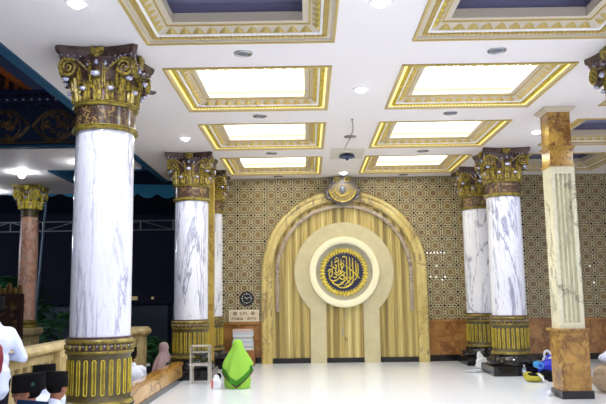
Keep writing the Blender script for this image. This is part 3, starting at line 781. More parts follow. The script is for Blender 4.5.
for s_ in ([(270,78),(272,150),(272,230),(262,262)], [(294,82),(296,160),(296,250),(284,290)], [(318,92),(320,170),(320,262),(306,282)], [(343,112),(345,180),(344,240)], [(360,132),(362,190),(352,240),(330,268)],
           [(262,150),(300,180),(340,215),(374,252)], [(225,215),(258,245),(290,290)], [(300,232),(262,262),(222,300)], [(330,222),(296,262),(250,310)],
           [(152,112),(154,160),(156,215),(140,236),(128,214),(144,196),(160,210)], [(206,92),(207,150),(208,190),(194,208),(182,190),(192,172)], [(226,98),(228,150),(232,176),(222,196)],
           [(176,128),(188,112),(200,118)], [(160,152),(176,172),(190,152),(176,140)], [(216,142),(234,130),(248,146),(236,166),(222,156)],
           [(128,240),(146,266),(178,268),(206,250),(226,226)], [(140,262),(172,296),(214,300),(246,272)], [(180,296),(214,322),(262,322),(300,302),(322,276)],
           [(170,205),(196,226),(224,204),(206,190)], [(232,190),(250,206),(244,228),(228,216),(236,196)], [(120,196),(134,180),(148,184)], [(238,84),(250,76),(262,84)], [(186,92),(196,84)],
           [(262,318),(286,308),(300,290)], [(206,240),(232,258),(262,250)], [(164,236),(178,244),(192,236)]): stroke(s_, 0.0125)
for x, y in ((178,100),(244,112),(250,118),(140,150),(224,284),(240,296),(264,206),(270,196),(166,282),(352,196),(306,150)): g.ell(((x-250)*0.00276, -0.052, (200-y)*0.00276), 0.012, None, 0, 6, 4)
g.obj('calligraphy', M['bright_gold'], MD)

MD.scale = (1.12, 1.0, 1.12)
# microphone hanging from the ring
r = thing('hanging_microphone', 'small microphone dangling on a thin cord below the round frame', 'microphone', (0.9, WY - 0.32, 0.9))
g = G(); g.tube([(0.04, 0.0, 0.44), (0.05, -0.01, 0.36), (0.0, -0.01, 0.24), (-0.06, 0, 0.12), (-0.07, 0, -0.08)], 0.006, 5); g.obj('cord', M['cable'], r)
g = G(); g.lathe([(0.012, -0.20), (0.016, -0.1), (0.012, -0.06)], 10, (-0.07, 0, 0)); g.ell((-0.07, 0, -0.215), 0.024, None, 0, 8, 6); g.obj('mic_head', M['steel'], r)

# small glowing discs added in place of bright glints on the wall
gl = None
rng = random.Random(3)
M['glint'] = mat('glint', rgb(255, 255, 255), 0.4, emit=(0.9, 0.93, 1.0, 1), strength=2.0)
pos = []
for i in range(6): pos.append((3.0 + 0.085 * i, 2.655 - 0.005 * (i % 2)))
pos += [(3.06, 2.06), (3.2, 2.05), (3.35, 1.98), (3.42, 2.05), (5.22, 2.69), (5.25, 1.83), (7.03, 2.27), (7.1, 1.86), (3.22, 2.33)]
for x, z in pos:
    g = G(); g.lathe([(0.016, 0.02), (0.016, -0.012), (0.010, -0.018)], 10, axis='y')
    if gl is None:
        gl = g.obj('glint_disc', M['glint'], None, (x, WY, z)); tag(gl, 'tiny glowing disc standing in for a glint on the patterned back wall', 'light', 'glowing discs standing in for wall glints')
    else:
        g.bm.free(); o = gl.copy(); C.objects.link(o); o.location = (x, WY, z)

# ------------------------------------------------------------------ things on the back wall
r = thing('wall_clock', 'round black wall clock with white marks above the sign', 'clock', (-1.52, WY, 1.585))
g = G(); g.lathe([(0.175, 0.0), (0.175, -0.035), (0.165, -0.045), (0.15, -0.045), (0.148, -0.03)], 36, axis='y', cap=False); g.obj('rim', M['clock_black'], r)
g = G(); g.lathe([(0.15, 0.0), (0.15, -0.03)], 36, axis='y')
for k in range(12):
    a = 2 * PI * k / 12; x, z = 0.115 * math.cos(a), 0.115 * math.sin(a); q = 0.016 if k % 3 == 0 else 0.011
    g.box(x - q, x + q, -0.036, -0.03, z - q, z + q, 1)
g.obj('dial', [M['clock_black'], M['paper']], r, smooth=30)
for nm_, L, a, w in (('hour_hand', 0.06, 150, 0.009), ('minute_hand', 0.095, 20, 0.006)):
    g = G(); ca, sa = math.cos(math.radians(a)), math.sin(math.radians(a))
    g.tube([(-0.02 * ca, -0.038, -0.02 * sa), (L * ca, -0.038, L * sa)], w, 5); g.obj(nm_, M['paper'], r)
r = thing('sign_board', 'cream sign with dark lettering and two round emblems under the clock', 'sign', (-1.59, WY, 1.15))
g = G(); g.box(-0.37, 0.37, -0.04, 0, -0.13, 0.15); g.obj('frame', M['sign_frame'], r, smooth=0)
g = G(); g.box(-0.35, 0.35, -0.043, -0.035, -0.11, 0.13); g.obj('face', M['sign_face'], r, smooth=0)
g = G()
for x in (-0.22, 0.22):
    g.tube([(x + 0.042 * math.cos(2*PI*k/16), -0.046, 0.07 + 0.036 * math.sin(2*PI*k/16)) for k in range(16)], 0.008, 5, closed=True); g.ell((x, -0.045, 0.07), (0.02, 0.006, 0.016), None, 0, 8, 5)
g.obj('emblem', M['ink'], r)
# the lettering is too small to read in the photograph: dark strokes of the same size and spacing
rng = random.Random(21); g = G(); x = -0.30
while x < 0.29:
    if abs(x + 0.005) < 0.03 or abs(x - 0.045) < 0.012: x += 0.03; continue
    w = rng.choice((0.018, 0.022, 0.026)); k = rng.randrange(3)
    g.box(x, x + 0.008, -0.047, -0.042, -0.085, -0.03)
    if k != 0: g.box(x, x + w, -0.0465, -0.042, -0.041, -0.03)
    if k != 1: g.box(x, x + w, -0.0465, -0.042, -0.085, -0.074)
    if k == 2: g.box(x + w - 0.008, x + w, -0.046, -0.042, -0.085, -0.03)
    x += w + 0.007
g.obj('bottom_lettering', M['ink'], r, smooth=0)
g = G()
for x, z0, z1, w in ((-0.09, 0.03, 0.11, 0.010), (-0.055, 0.03, 0.11, 0.010), (-0.01, 0.03, 0.11, 0.012), (0.055, 0.03, 0.11, 0.010), (0.09, 0.03, 0.05, 0.014)): g.box(x, x + w, -0.047, -0.042, z0, z1)
g.box(-0.01, 0.035, -0.0465, -0.042, 0.098, 0.11); g.box(-0.01, 0.035, -0.0465, -0.042, 0.065, 0.076); g.box(0.025, 0.036, -0.046, -0.042, 0.065, 0.11); g.box(-0.09, -0.05, -0.046, -0.042, 0.03, 0.039)
g.obj('top_lettering', M['ink'], r, smooth=0)

# book rack with papers
RK = thing('reading_rack', 'wooden rack holding a pile of papers against the wainscot', 'rack', (-1.57, 16.95, 0))
for sx in (-1, 1):
    g = G(); g.box(sx * 0.255 - 0.015, sx * 0.255 + 0.015, -0.18, 0.18, 0, 0.36); g.obj('side_panel', M['wood'], RK, smooth=0)
g = G(); g.box(-0.24, 0.24, 0.15, 0.18, 0.02, 0.355); g.obj('back_panel', M['wood'], RK, smooth=0)
for z in (0.05, 0.32):
    g = G(); g.box(-0.24, 0.24, -0.17, 0.15, z, z + 0.03); g.obj('shelf', M['wood'], RK, smooth=0)
g = G(); g.box(-0.24, 0.24, -0.17, -0.15, 0.08, 0.32); g.obj('front_panel', M['wood'], RK, smooth=0)
rng = random.Random(8); z = 0.362
pm = ['paper', 'paper_grey', 'paper', 'paper_blue', 'paper', 'paper_grey', 'paper', 'paper_blue', 'paper_red']
for k in range(9):
    h = 0.045 + 0.03 * rng.random(); w = 0.215 + 0.04 * rng.random(); dx = 0.018 * rng.uniform(-1, 1)
    g = G(); g.box(-w + dx, w + dx, -0.15 - 0.02 * rng.random(), 0.13, z, z + h); o = g.obj('book_bundle', M[pm[k]], None, (-1.57, 16.95, 0), smooth=0)
    tag(o, '%s bundle of papers counted upward in the pile on the wooden rack' % ('lowest', 'second', 'third', 'fourth', 'fifth', 'sixth', 'seventh', 'eighth', 'ninth')[k], 'papers', 'bundles of papers on the rack'); z += h
    if z > 0.90 or k == 8:
        o['label'] = 'topmost bundle of the pile of papers on the wooden rack'; break

# ------------------------------------------------------------------ glass collection box on its stand
r = thing('box_stand', 'pale metal stand with four legs under the glass box', 'stand', (-2.06, 13.42, 0), 0)
for sx in (-1, 1):
    for sy in (-1, 1):
        g = G(); g.box(sx * 0.17 - 0.017, sx * 0.17 + 0.017, sy * 0.12 - 0.017, sy * 0.12 + 0.017, 0, 0.34); g.obj('leg', M['alu'], r, smooth=0)
g = G(); g.box(-0.19, 0.19, -0.14, 0.14, 0.34, 0.37); g.obj('stand_top', M['alu'], r, smooth=0)
r = thing('collection_box', 'glass collection box with banknotes inside, on the pale metal stand', 'collection box', (-2.06, 13.42, 0.37), 0)
g = G()
for sx in (-1, 1):
    for sy in (-1, 1): g.box(sx * 0.172 - 0.013, sx * 0.172 + 0.013, sy * 0.122 - 0.013, sy * 0.122 + 0.013, 0, 0.33)
for z0, z1 in ((0, 0.025), (0.215, 0.24), (0.32, 0.345)):
    for sy in (-1, 1): g.box(-0.185, 0.185, sy * 0.122 - 0.013, sy * 0.122 + 0.013, z0, z1)
    for sx in (-1, 1): g.box(sx * 0.172 - 0.013, sx * 0.172 + 0.013, -0.135, 0.135, z0, z1)
g.box(-0.17, 0.17, -0.12, 0.12, 0.33, 0.343); g.obj('metal_frame', M['alu'], r, smooth=0)
for q, (x0, x1, y0, y1) in enumerate(((-0.16, 0.16, -0.123, -0.119), (-0.16, 0.16, 0.119, 0.123), (-0.174, -0.17, -0.11, 0.11), (0.17, 0.174, -0.11, 0.11))):
    g = G(); g.box(x0, x1, y0, y1, 0.025, 0.32); g.obj('glass_pane', M['glass'], r, smooth=0)
g = G(); rng = random.Random(5)
for k in range(80):
    c = Vector((rng.uniform(-0.11, 0.11), rng.uniform(-0.07, 0.07), 0.05 + 0.19 * rng.random())); R = Matrix.Rotation(rng.uniform(0, 6), 3, 'Z') @ Matrix.Rotation(rng.uniform(-0.9, 0.9), 3, 'X')
    g.face([g.v(c + R @ Vector(p)) for p in ((-0.05, -0.025, 0), (0.05, -0.025, 0.01), (0.05, 0.025, 0), (-0.05, 0.025, 0.01))], k % 3)
g.obj('banknotes', [M['banknote'], M['paper_grey'], M['night_wall']], r, smooth=0)['kind'] = 'stuff'

# ------------------------------------------------------------------ low wall and balustrade
r = thing('low_wall', 'low tan marble wall edging the white floor beside the largest column', 'low wall', (-2.57, 11.35, 0))
g = G(); g.box(-0.075, 0.075, -2.52, 2.53, -0.2, 0.31); g.obj('wall_body', M['tan_marble'], r, smooth=0)
g = G(); g.box(-0.10, 0.09, -2.54, 2.58, 0.31, 0.37); bmesh.ops.bevel(g.bm, geom=list(g.bm.edges), offset=0.015, segments=2, affect='EDGES'); g.obj('coping_slab', M['slab_marble'], r)
g = G(); g.box(0.075, 0.09, -2.52, 2.53, 0.0, 0.09); g.obj('black_skirting', M['black_granite'], r, smooth=0)

B = thing('stone_balustrade', 'cream stone balustrade with turned balusters behind the seated men', 'balustrade', (-3.78, 11.4, 0))
prof = [(-0.14, 0.87), (-0.16, 0.89), (-0.16, 0.92), (-0.12, 0.96), (-0.10, 0.985), (0.10, 0.985), (0.12, 0.96), (0.16, 0.92), (0.16, 0.89), (0.14, 0.87)]
g = G(); g.prism(prof, -4.0, 4.1, 'xz'); g.obj('hand_rail', M['rail_stone'], B, smooth=0)
g = G(); g.box(-0.13, 0.13, -4.0, 4.1, -0.2, -0.02); g.obj('bottom_rail', M['rail_stone'], B, smooth=0)
g = G(); g.box(-0.07, 0.07, -4.0, 4.1, 0.74, 0.87); g.obj('upper_beam', M['rail_stone'], B, smooth=0)
bl = None; posts = (-4.0, -1.0, 1.5, 4.05)
for k in range(32):
    y = -3.8 + 7.75 * k / 31
    if any(abs(y - p) < 0.24 for p in posts): continue
    if bl is None:
        g = G(); g.lathe([(0.075, -0.02), (0.075, 0.02), (0.045, 0.06), (0.06, 0.12), (0.095, 0.24), (0.085, 0.34), (0.045, 0.48), (0.042, 0.58), (0.07, 0.62), (0.075, 0.66), (0.075, 0.74)], 14); bl = g.obj('baluster', M['rail_stone'], B, (0, y, 0))
    else:
        o = bl.copy(); C.objects.link(o); o.location = (0, y, 0)
for p in posts:
    g = G(); g.box(-0.17, 0.17, p - 0.19, p + 0.19, -0.2, 0.87); g.box(0.17, 0.185, p - 0.13, p + 0.13, 0.05, 0.78); g.obj('post', M['rail_stone'], B, smooth=0)
g = G(); g.grid([[(x * s, 4.05 + y * s, z) for x, y in ((-1, -1), (1, -1), (1, 1), (-1, 1))] for s, z in ((0.19, 0.80), (0.25, 0.86), (0.26, 0.92), (0.22, 0.97), (0.2, 1.0))], 0, True, True, True); g.obj('post_cap', M['rail_stone'], B, smooth=0)

# far porch: pedestal rail, rust column, carved screen
r = thing('stone_pedestal', 'cream stone pedestal with moulded cap under the rust column', 'pedestal', (-7.25, 17.9, -0.35))
g = G(); g.box(-0.26, 0.26, -0.26, 0.26, 0, 1.05); g.obj('pedestal_body', M['rail_stone'], r, smooth=0)
g = G(); g.grid([[(x * s, y * s, z) for x, y in ((-1, -1), (1, -1), (1, 1), (-1, 1))] for s, z in ((0.27, 1.05), (0.33, 1.12), (0.34, 1.22), (0.30, 1.27))], 0, True, True, True); g.obj('pedestal_cap', M['rail_stone'], r, smooth=0)
PC = thing('rust_column', 'slim rust marble column with gold capital on the far porch', 'column', (-7.25, 17.9, 0.922))
g = G(); g.lathe([(0.29, 0), (0.29, 0.06), (0.26, 0.09), (0.28, 0.13), (0.25, 0.17), (0.24, 0.2)], 28); g.obj('base', M['antique_gold'], PC)
g = G(); g.lathe([(0.225, 0.2), (0.235, 2.0), (0.215, 2.86)], 28); g.obj('shaft', M['rust_marble'], PC)
g = G(); g.lathe([(0.24, 2.84), (0.24, 2.87), (0.22, 2.88), (0.22, 3.0), (0.25, 3.01), (0.25, 3.04)], 28); g.obj('collar', M['drum_bronze'], PC)
cp = bpy.data.objects.new('capital', None); C.objects.link(cp); cp.parent = PC; cp.scale = (0.74, 0.74, 0.972); cp.location = (0, 0, 3.03 - 3.95 * 0.972)
make_capital(cp, (M['bright_gold'], M['antique_gold'], M['silver']))
# keep this capital to one level of parts: merge its pieces
import itertools
bmc = bmesh.new(); cmats = []
for ch in list(cp.children):
    b2 = bmesh.new(); b2.from_mesh(ch.data)
    for f in b2.faces:
        mm = ch.data.materials[f.material_index]
        if mm not in cmats: cmats.append(mm)
        f.material_index = cmats.index(mm)
    tmp = bpy.data.meshes.new('t'); b2.to_mesh(tmp); b2.free(); bmc.from_mesh(tmp); bpy.data.meshes.remove(tmp); bpy.data.objects.remove(ch)
sc_, lo_ = cp.scale.copy(), cp.location.copy(); bpy.data.objects.remove(cp)
for vv in bmc.verts: vv.co = Vector((vv.co.x * sc_.x, vv.co.y * sc_.y, vv.co.z * sc_.z)) + lo_
finish_mesh(bmc, 'capital', cmats, PC, None, 35, False)
r = thing('carved_screen', 'dark carved wooden screen beside the rust column', 'screen', (-7.22, 16.6, -0.35))
g = G(); g.box(-1.2, 0.42, -0.05, 0.05, 1.98, 2.12); g.box(0.34, 0.42, -0.05, 0.05, 0, 2.0); g.box(-0.3, -0.22, -0.05, 0.05, 0, 2.0); g.box(-1.2, 0.4, -0.04, 0.04, 0.9, 0.98); g.obj('frame', M['dark_wood'], r, smooth=0)
g = G(); rng = random.Random(11); g.box(-1.2, 0.36, 0.0, 0.02, 0.0, 1.98, 0)
for k in range(80):
    x, z = rng.uniform(-1.15, 0.3), rng.uniform(1.0, 1.92); r0 = rng.uniform(0.03, 0.07)
    g.tube([(x + r0 * (1 - i / 16) * math.cos(i * 0.7), -0.015, z + r0 * (1 - i / 16) * math.sin(i * 0.7)) for i in range(13)], 0.009, 4, 1)
g.obj('carved_panel', [M['dark_wood'], M['dark_gold']], r)
# crest above the rail of the screen
g = G()
for k in range(12): g.ell((-1.1 + 0.13 * k, 0, 2.17 + 0.05 * (k % 3 == 0)), (0.075, 0.03, 0.10 + 0.08 * (k % 2)), None, 0, 8, 5)
g.obj('carved_cresting', M['dark_gold'], r)

# painted fascia and tiled roof over the porch
r = thing('painted_fascia', 'navy fascia with gold arabesque medallions under the tiled porch roof', 'fascia', (-5.5, 13.4, CZ))
g = G(); g.box(-10, 1.65, -0.06, 0.06, 0.0, 0.86); g.obj('panel', M['frieze_blue'], r, smooth=0)
g = G(); g.box(-10, 1.65, -0.10, -0.06, 0.0, 0.05); g.obj('blue_lip', M['eave_blue'], r, smooth=0)
g = G(); g.box(-10, 1.65, -0.085, -0.06, 0.09, 0.115); g.obj('gold_line', M['dark_gold'], r, smooth=0)
g = G(); g.box(-10, 1.65, -0.12, 0.06, 0.86, 0.92); g.box(-10, 1.65, -0.16, 0.06, 0.92, 0.98); g.box(-10, 1.65, -0.22, 0.06, 1.06, 1.14)
for k in range(70):
    x = -9.9 + 0.16 * k; g.box(x, x + 0.09, -0.18, -0.06, 0.98, 1.06); g.box(x + 0.02, x + 0.07, -0.10, -0.06, 0.76, 0.86)
g.obj('cornice', M['navy'], r, smooth=0)
g = G()
for k in range(70): g.ell((-9.85 + 0.16 * k, -0.15, 0.955), (0.035, 0.025, 0.025), None, 0, 8, 5)
g.obj('cornice_studs', M['silver'], r)
rng = random.Random(2)
for k, cx in enumerate((-0.44 - 1.0, -0.44, 0.53, 1.3)):
    g = G(); w = 0.46
    for sg in (-1, 1):
        for q in (1.0, 0.9):
            g.tube([(cx + q * (-w + 2 * w * i / 24), -0.07, 0.44 + sg * q * 0.33 * math.sin(PI * i / 24) ** 0.8) for i in range(25)], 0.010, 4)
    for j in range(26):
        a, rr_ = rng.uniform(0, 2 * PI), 0.24 * math.sqrt(rng.random()); x, z, r0 = cx + rr_ * math.cos(a), 0.44 + rr_ * math.sin(a), rng.uniform(0.03, 0.06)
        g.tube([(x + r0 * (1 - i / 15) * math.cos(i * 0.7 + a), -0.068, z + r0 * (1 - i / 15) * math.sin(i * 0.7 + a)) for i in range(12)], 0.008, 4)
    g.tube([(cx + 0.27 * math.cos(2*PI*i/28), -0.07, 0.44 + 0.27 * math.sin(2*PI*i/28)) for i in range(28)], 0.010, 4, closed=True)
    g.obj('arabesque', M['dark_gold'], r)
r = thing('tiled_roof', 'orange clay tile roof stepping down behind the navy fascia', 'roof', (-5.55, 13.6, 5.74))
g = G(); g.prism([(-5, 0.0), (0.0, 0.0), (-2.4, 1.75), (-5, 1.75)], 0.0, 0.5)
for k in range(12):
    x = -0.05 - 0.19 * k; z = 0.03 + 0.139 * k
    g.tube([(x + 0.14, -0.02, z - 0.045), (x - 0.1, -0.02, z + 0.13)], [0.055, 0.075], 8, 1)
    for j in range(2):
        g.tube([(x - 0.1 - 0.2 * j, -0.03, z - 0.0), (x - 0.1 - 0.2 * j, 0.03, z + 0.1)], 0.05, 6, 1)
g.obj('roof_slope', [M['dark_wood'], M['roof_tile']], r)

# ------------------------------------------------------------------ the courtyard at night
r = thing('tent_canopy', 'dark blue tent canopy with scalloped edge beyond the porch', 'canopy', (-7.0, 21.0, 0))
g = G(); rows = []
for z0, wv in ((0, 0), (1, 1)):
    row = []
    for i in range(241):
        x = -9 + 14 * i / 240; zt = 5.05 - 0.03 * x
        row.append((x, 0, zt + 0.12 if z0 == 0 else zt - 0.14 - 0.16 * abs(math.sin(PI * x / 0.6)) ** 0.7))
    rows.append(row)
R0 = [[(x, y - 0.01, z) for x, y, z in row] for row in rows]; g.grid(R0); g.grid([[(x, 0.01, z) for x, y, z in row] for row in rows]); g.obj('scalloped_valance', M['tent_blue'], r, normals=False)
g = G(); g.grid([[(-9, 0, 5.44), (5, 0, 5.02)], [(-9, 4, 6.6), (5, 4, 6.2)], [(-9, 8, 5.4), (5, 8, 5.0)]]); g.obj('roof_sheet', M['tent_dark'], r)
r = thing('steel_truss', 'slim steel lattice truss crossing the dark courtyard', 'truss', (-7.0, 20.6, 0))
for z in (3.66, 3.94):
    g = G(); g.tube([(-8, 0, z), (4.3, 0, z)], 0.022, 6); g.obj('chord', M['steel'], r)
for x in (-8.0, 4.3):
    g = G(); g.tube([(x, 0, -0.35), (x, 0, 3.96)], 0.04, 8); g.obj('post', M['steel'], r)
for k in range(13):
    x = -7.8 + 0.98 * k; g = G()
    g.tube([(x, 0, 3.66), (x, 0, 3.94)], 0.02, 5); g.tube([(x, 0, 3.66 if k % 2 else 3.94), (x + 0.98, 0, 3.94 if k % 2 else 3.66)], 0.016, 5); g.obj('brace', M['steel'], r)
g = G(); g.tube([(-8.25, 20.9, -0.35), (-7.96, 20.9, 4.95)], 0.045, 8); tag(g.obj('tent_pole', M['grey_pole'], None), 'grey leaning tent pole beside the rust column', 'pole')
r = thing('dark_building', 'dark unlit building across the courtyard', 'building', (-9.0, 30.0, -0.35))
g = G(); g.box(-14, 7, 0, 0.3, 1.9, 7.5); g.obj('upper_wall', M['night_dark'], r, smooth=0)
g = G(); g.box(-14, 7, -0.1, 0.3, 0, 1.75); g.obj('lower_wall', M['night_wall'], r, smooth=0)
g = G(); g.box(-14, 7, -0.5, 0.3, 1.75, 1.9); g.obj('ledge', M['night_dark'], r, smooth=0)
for k, (x, z, w, h) in enumerate(((1.4, 1.92, 0.25, 0.16), (2.25, 1.95, 0.1, 0.1), (3.4, 2.3, 0.9, 0.04), (-3.2, 2.2, 0.25, 0.3))):
    g = G(); g.box(x, x + w, -0.06, 0.0, z, z + h); g.obj('lit_window', M['warm_window'], r, smooth=0)
g = G()
for k in range(6): g.box(-12 + 3.0 * k, -11.85 + 3.0 * k, -0.2, 0, 0, 1.75)
g.obj('pilasters', M['night_dark'], r, smooth=0)

def bush(name, label, cat, loc, rx, rz_, n, seed, leaf=0.09, grp=None):
    r = thing(name, label, cat, loc, 0, grp); rng = random.Random(seed); g = G()
    for k in range(n):
        a, e, q = rng.uniform(0, 2 * PI), rng.uniform(-0.5, 1.5), rng.uniform(0.35, 1) ** 0.5
        c = Vector((rx * q * math.cos(a) * math.cos(e), rx * q * math.sin(a) * math.cos(e), rz_ * (1 + q * math.sin(e)))); c.z = max(c.z, 0.1)
        R = Matrix.Rotation(rng.uniform(0, 6.3), 3, 'Z') @ Matrix.Rotation(rng.uniform(-1.2, 1.2), 3, 'X'); L = leaf * rng.uniform(0.7, 1.4)
        v = [g.v(c + R @ Vector(p)) for p in ((-L, 0, 0), (0, -L * 0.35, 0.02), (L, 0, 0), (0, L * 0.35, 0.02))]; g.face(v)
    g.obj('foliage', M['dark_leaf'], r, smooth=0, normals=False)
    g = G()
    for k in range(5):
        a = 2 * PI * k / 5; g.tube([(0.04 * math.cos(a), 0.04 * math.sin(a), 0), (rx * 0.5 * math.cos(a), rx * 0.5 * math.sin(a), rz_ * 1.2)], [0.03, 0.012], 5)
    g.obj('stems', M['bark'], r)
bush('garden_shrub', 'dark leafy shrub behind the balustrade end post', 'shrub', (-3.95, 17.6, -0.35), 0.62, 0.5, 700, 1)
bush('garden_tree', 'dark green tree in the night behind the rust column', 'tree', (-10.6, 24.0, -0.35), 1.9, 1.4, 1400, 4, 0.13)
bush('hedge_bush', 'low dark bush below the tent pole', 'shrub', (-7.4, 22.0, -0.35), 1.4, 0.8, 900, 6, 0.11)

r = thing('fill_lamp_post', 'added lamp post out of view, lighting the courtyard', 'lamp post', (-13.0, 19.0, -0.35))  # unseen lamp added to light tent, truss and building
g = G(); g.tube([(0, 0, 0), (0, 0, 3.6)], 0.05, 10); g.obj('pole', M['grey_pole'], r)
g = G(); g.ell((0, 0, 3.8), 0.22, None, 0, 18, 12); g.obj('globe', M['fill_post_glow'], r)
# ------------------------------------------------------------------ ceiling fittings
r = thing('ceiling_speaker', 'dark blue disc fitting on a square ceiling plate before the niche', 'ceiling fitting', (0.87, 14.35, CZ))
g = G(); g.box(-0.34, 0.34, -0.5, 0.5, -0.02, 0.0); g.obj('plate', M['panel_grey'], r, smooth=0)
g = G(); g.lathe([(0.03, -0.02), (0.03, -0.05), (0.165, -0.06), (0.17, -0.085), (0.10, -0.10), (0.03, -0.105), (0.03, -0.14), (0.015, -0.15)], 28); g.obj('disc', M['disc_blue'], r)
g = G(); g.tube([(0.80, 11.48, CZ - 0.015), (0.86, 12.2, CZ - 0.02), (0.84, 12.9, CZ - 0.03), (0.80, 13.6, CZ - 0.012), (0.80, 13.83, CZ - 0.012)], 0.009, 5)
g.tube([(0.80, 11.48, CZ), (0.80, 11.48, CZ - 0.03)], 0.02, 6); tag(g.obj('ceiling_cable', M['cable'], None), 'thin cable running along the ceiling to the dark blue disc', 'cable')

# ------------------------------------------------------------------ people
def head(g, c, s=1.0, yaw=0.0, pitch=0.0):
    """head facing local -Y turned by yaw; returns transform"""
    T = Matrix.Translation(Vector(c)) @ Matrix.Rotation(yaw, 4, 'Z') @ Matrix.Rotation(pitch, 4, 'X')
    R3 = T.to_3x3()
    def e(p, r, rot=None): g.ell(T @ Vector([x * s for x in p]), tuple(x * s for x in r), R3 @ rot if rot else R3, 0, 16, 10)
    e((0, 0.008, 0.03), (0.076, 0.096, 0.085)); e((0, -0.022, -0.04), (0.058, 0.062, 0.068)); e((0, -0.052, -0.082), (0.026, 0.024, 0.02))
    e((0, -0.092, -0.012), (0.012, 0.016, 0.02), Matrix.Rotation(0.35, 3, 'X')); e((0, -0.102, -0.022), (0.015, 0.012, 0.010))
    for sg in (-1, 1):
        e((sg * 0.077, 0.008, -0.008), (0.010, 0.020, 0.030)); e((sg * 0.032, -0.078, 0.022), (0.024, 0.012, 0.008)); e((sg * 0.04, -0.06, -0.025), (0.022, 0.022, 0.02))
    e((0, -0.085, -0.05), (0.022, 0.010, 0.006)); e((0, -0.083, -0.06), (0.019, 0.010, 0.007))
    return T
def hand(g, w, d, s=1.0, side=1):
    """palm and five bent fingers; w = wrist, d = pointing direction"""
    w = Vector(w); d = Vector(d).normalized(); up = Vector((0, 0, 1)); a = d.cross(up)
    if a.length < 0.1: a = Vector((1, 0, 0))
    a.normalize(); a *= side; n = a.cross(d) * side
    g.ell(w + d * 0.045 * s, (0.04 * s, 0.05 * s, 0.018 * s), Matrix((a, d, n)).transposed(), 0, 12, 8)
    for k, L in enumerate((0.062, 0.072, 0.068, 0.052)):
        b = w + d * 0.082 * s + a * (0.030 - 0.02 * k) * s; m_ = b + d * L * 0.5 * s; e = m_ + (d * 0.8 - n * 0.6) * L * 0.5 * s
        g.cap(b, m_, 0.009 * s, 0.0085 * s, 0, 8); g.cap(m_, e, 0.0085 * s, 0.007 * s, 0, 8)
    b = w + d * 0.03 * s + a * 0.035 * s; m_ = b + (d * 0.6 + a * 0.8) * 0.035 * s; g.cap(b, m_, 0.012 * s, 0.010 * s, 0, 8); g.cap(m_, m_ + d * 0.03 * s, 0.010 * s, 0.008 * s, 0, 8)
def add_eyes(T, s, parent):
    g = G()
    for sg in (-1, 1): g.ell(T @ Vector((sg * 0.032 * s, -0.083 * s, 0.006 * s)), 0.0085 * s, None, 0, 8, 6)
    g.obj('eyes', M['eye'], parent)
    g = G()
    for sg in (-1, 1): g.tube([T @ Vector((sg * x * s, (-0.093 + 0.012 * i) * s, (0.028 + 0.003 * (i == 1)) * s)) for i, x in enumerate((0.016, 0.034, 0.05))], 0.004 * s, 5)
    g.obj('eyebrows', M['hair'], parent)
def add_cap(T, s, parent, m, emblem=None):
    g = G(); R = T.to_3x3(); rows = []
    for r_, z in ((0.99, 0.012), (1.0, 0.018), (0.98, 0.135), (0.95, 0.142), (0.5, 0.13)):
        rows.append([T @ Vector((0.09 * r_ * s * math.cos(2*PI*k/28), (0.008 + 0.122 * r_ * math.sin(2*PI*k/28)) * s, (z + 0.01 * math.sin(2*PI*k/28)) * s)) for k in range(28)])
    g.grid(rows, 0, True, True, True); o = g.obj('cap', m, parent, smooth=50)
    if emblem:
        g = G(); ex = emblem
        for k in range(6):
            a = 2 * PI * k / 6; g.ell(T @ Vector((ex * 0.081 * s, (0.05 + 0.009 * math.cos(a)) * s, (0.07 + 0.009 * math.sin(a)) * s)), 0.006 * s, None, 0, 6, 4)
        e = g.obj('emblem', M['emblem_green'], o); e['label'] = 'small green emblem on the cap side'
def add_hair(T, s, parent):
    g = G(); rows = []
    for i in range(9):
        th = math.radians(20 + 15 * i)
        rows.append([T @ Vector((0.0795 * s * math.sin(th) * math.cos(a), (0.010 + 0.0995 * math.sin(th) * math.sin(a)) * s, (0.03 + 0.088 * math.cos(th)) * s)) for a in [math.radians(5 + 170 * k / 20) for k in range(21)]])
    g.grid(rows); g.grid([list(r) for r in [[p * 1.0 for p in row] for row in rows]][::-1]); g.obj('hair', M['hair'], parent, normals=False)

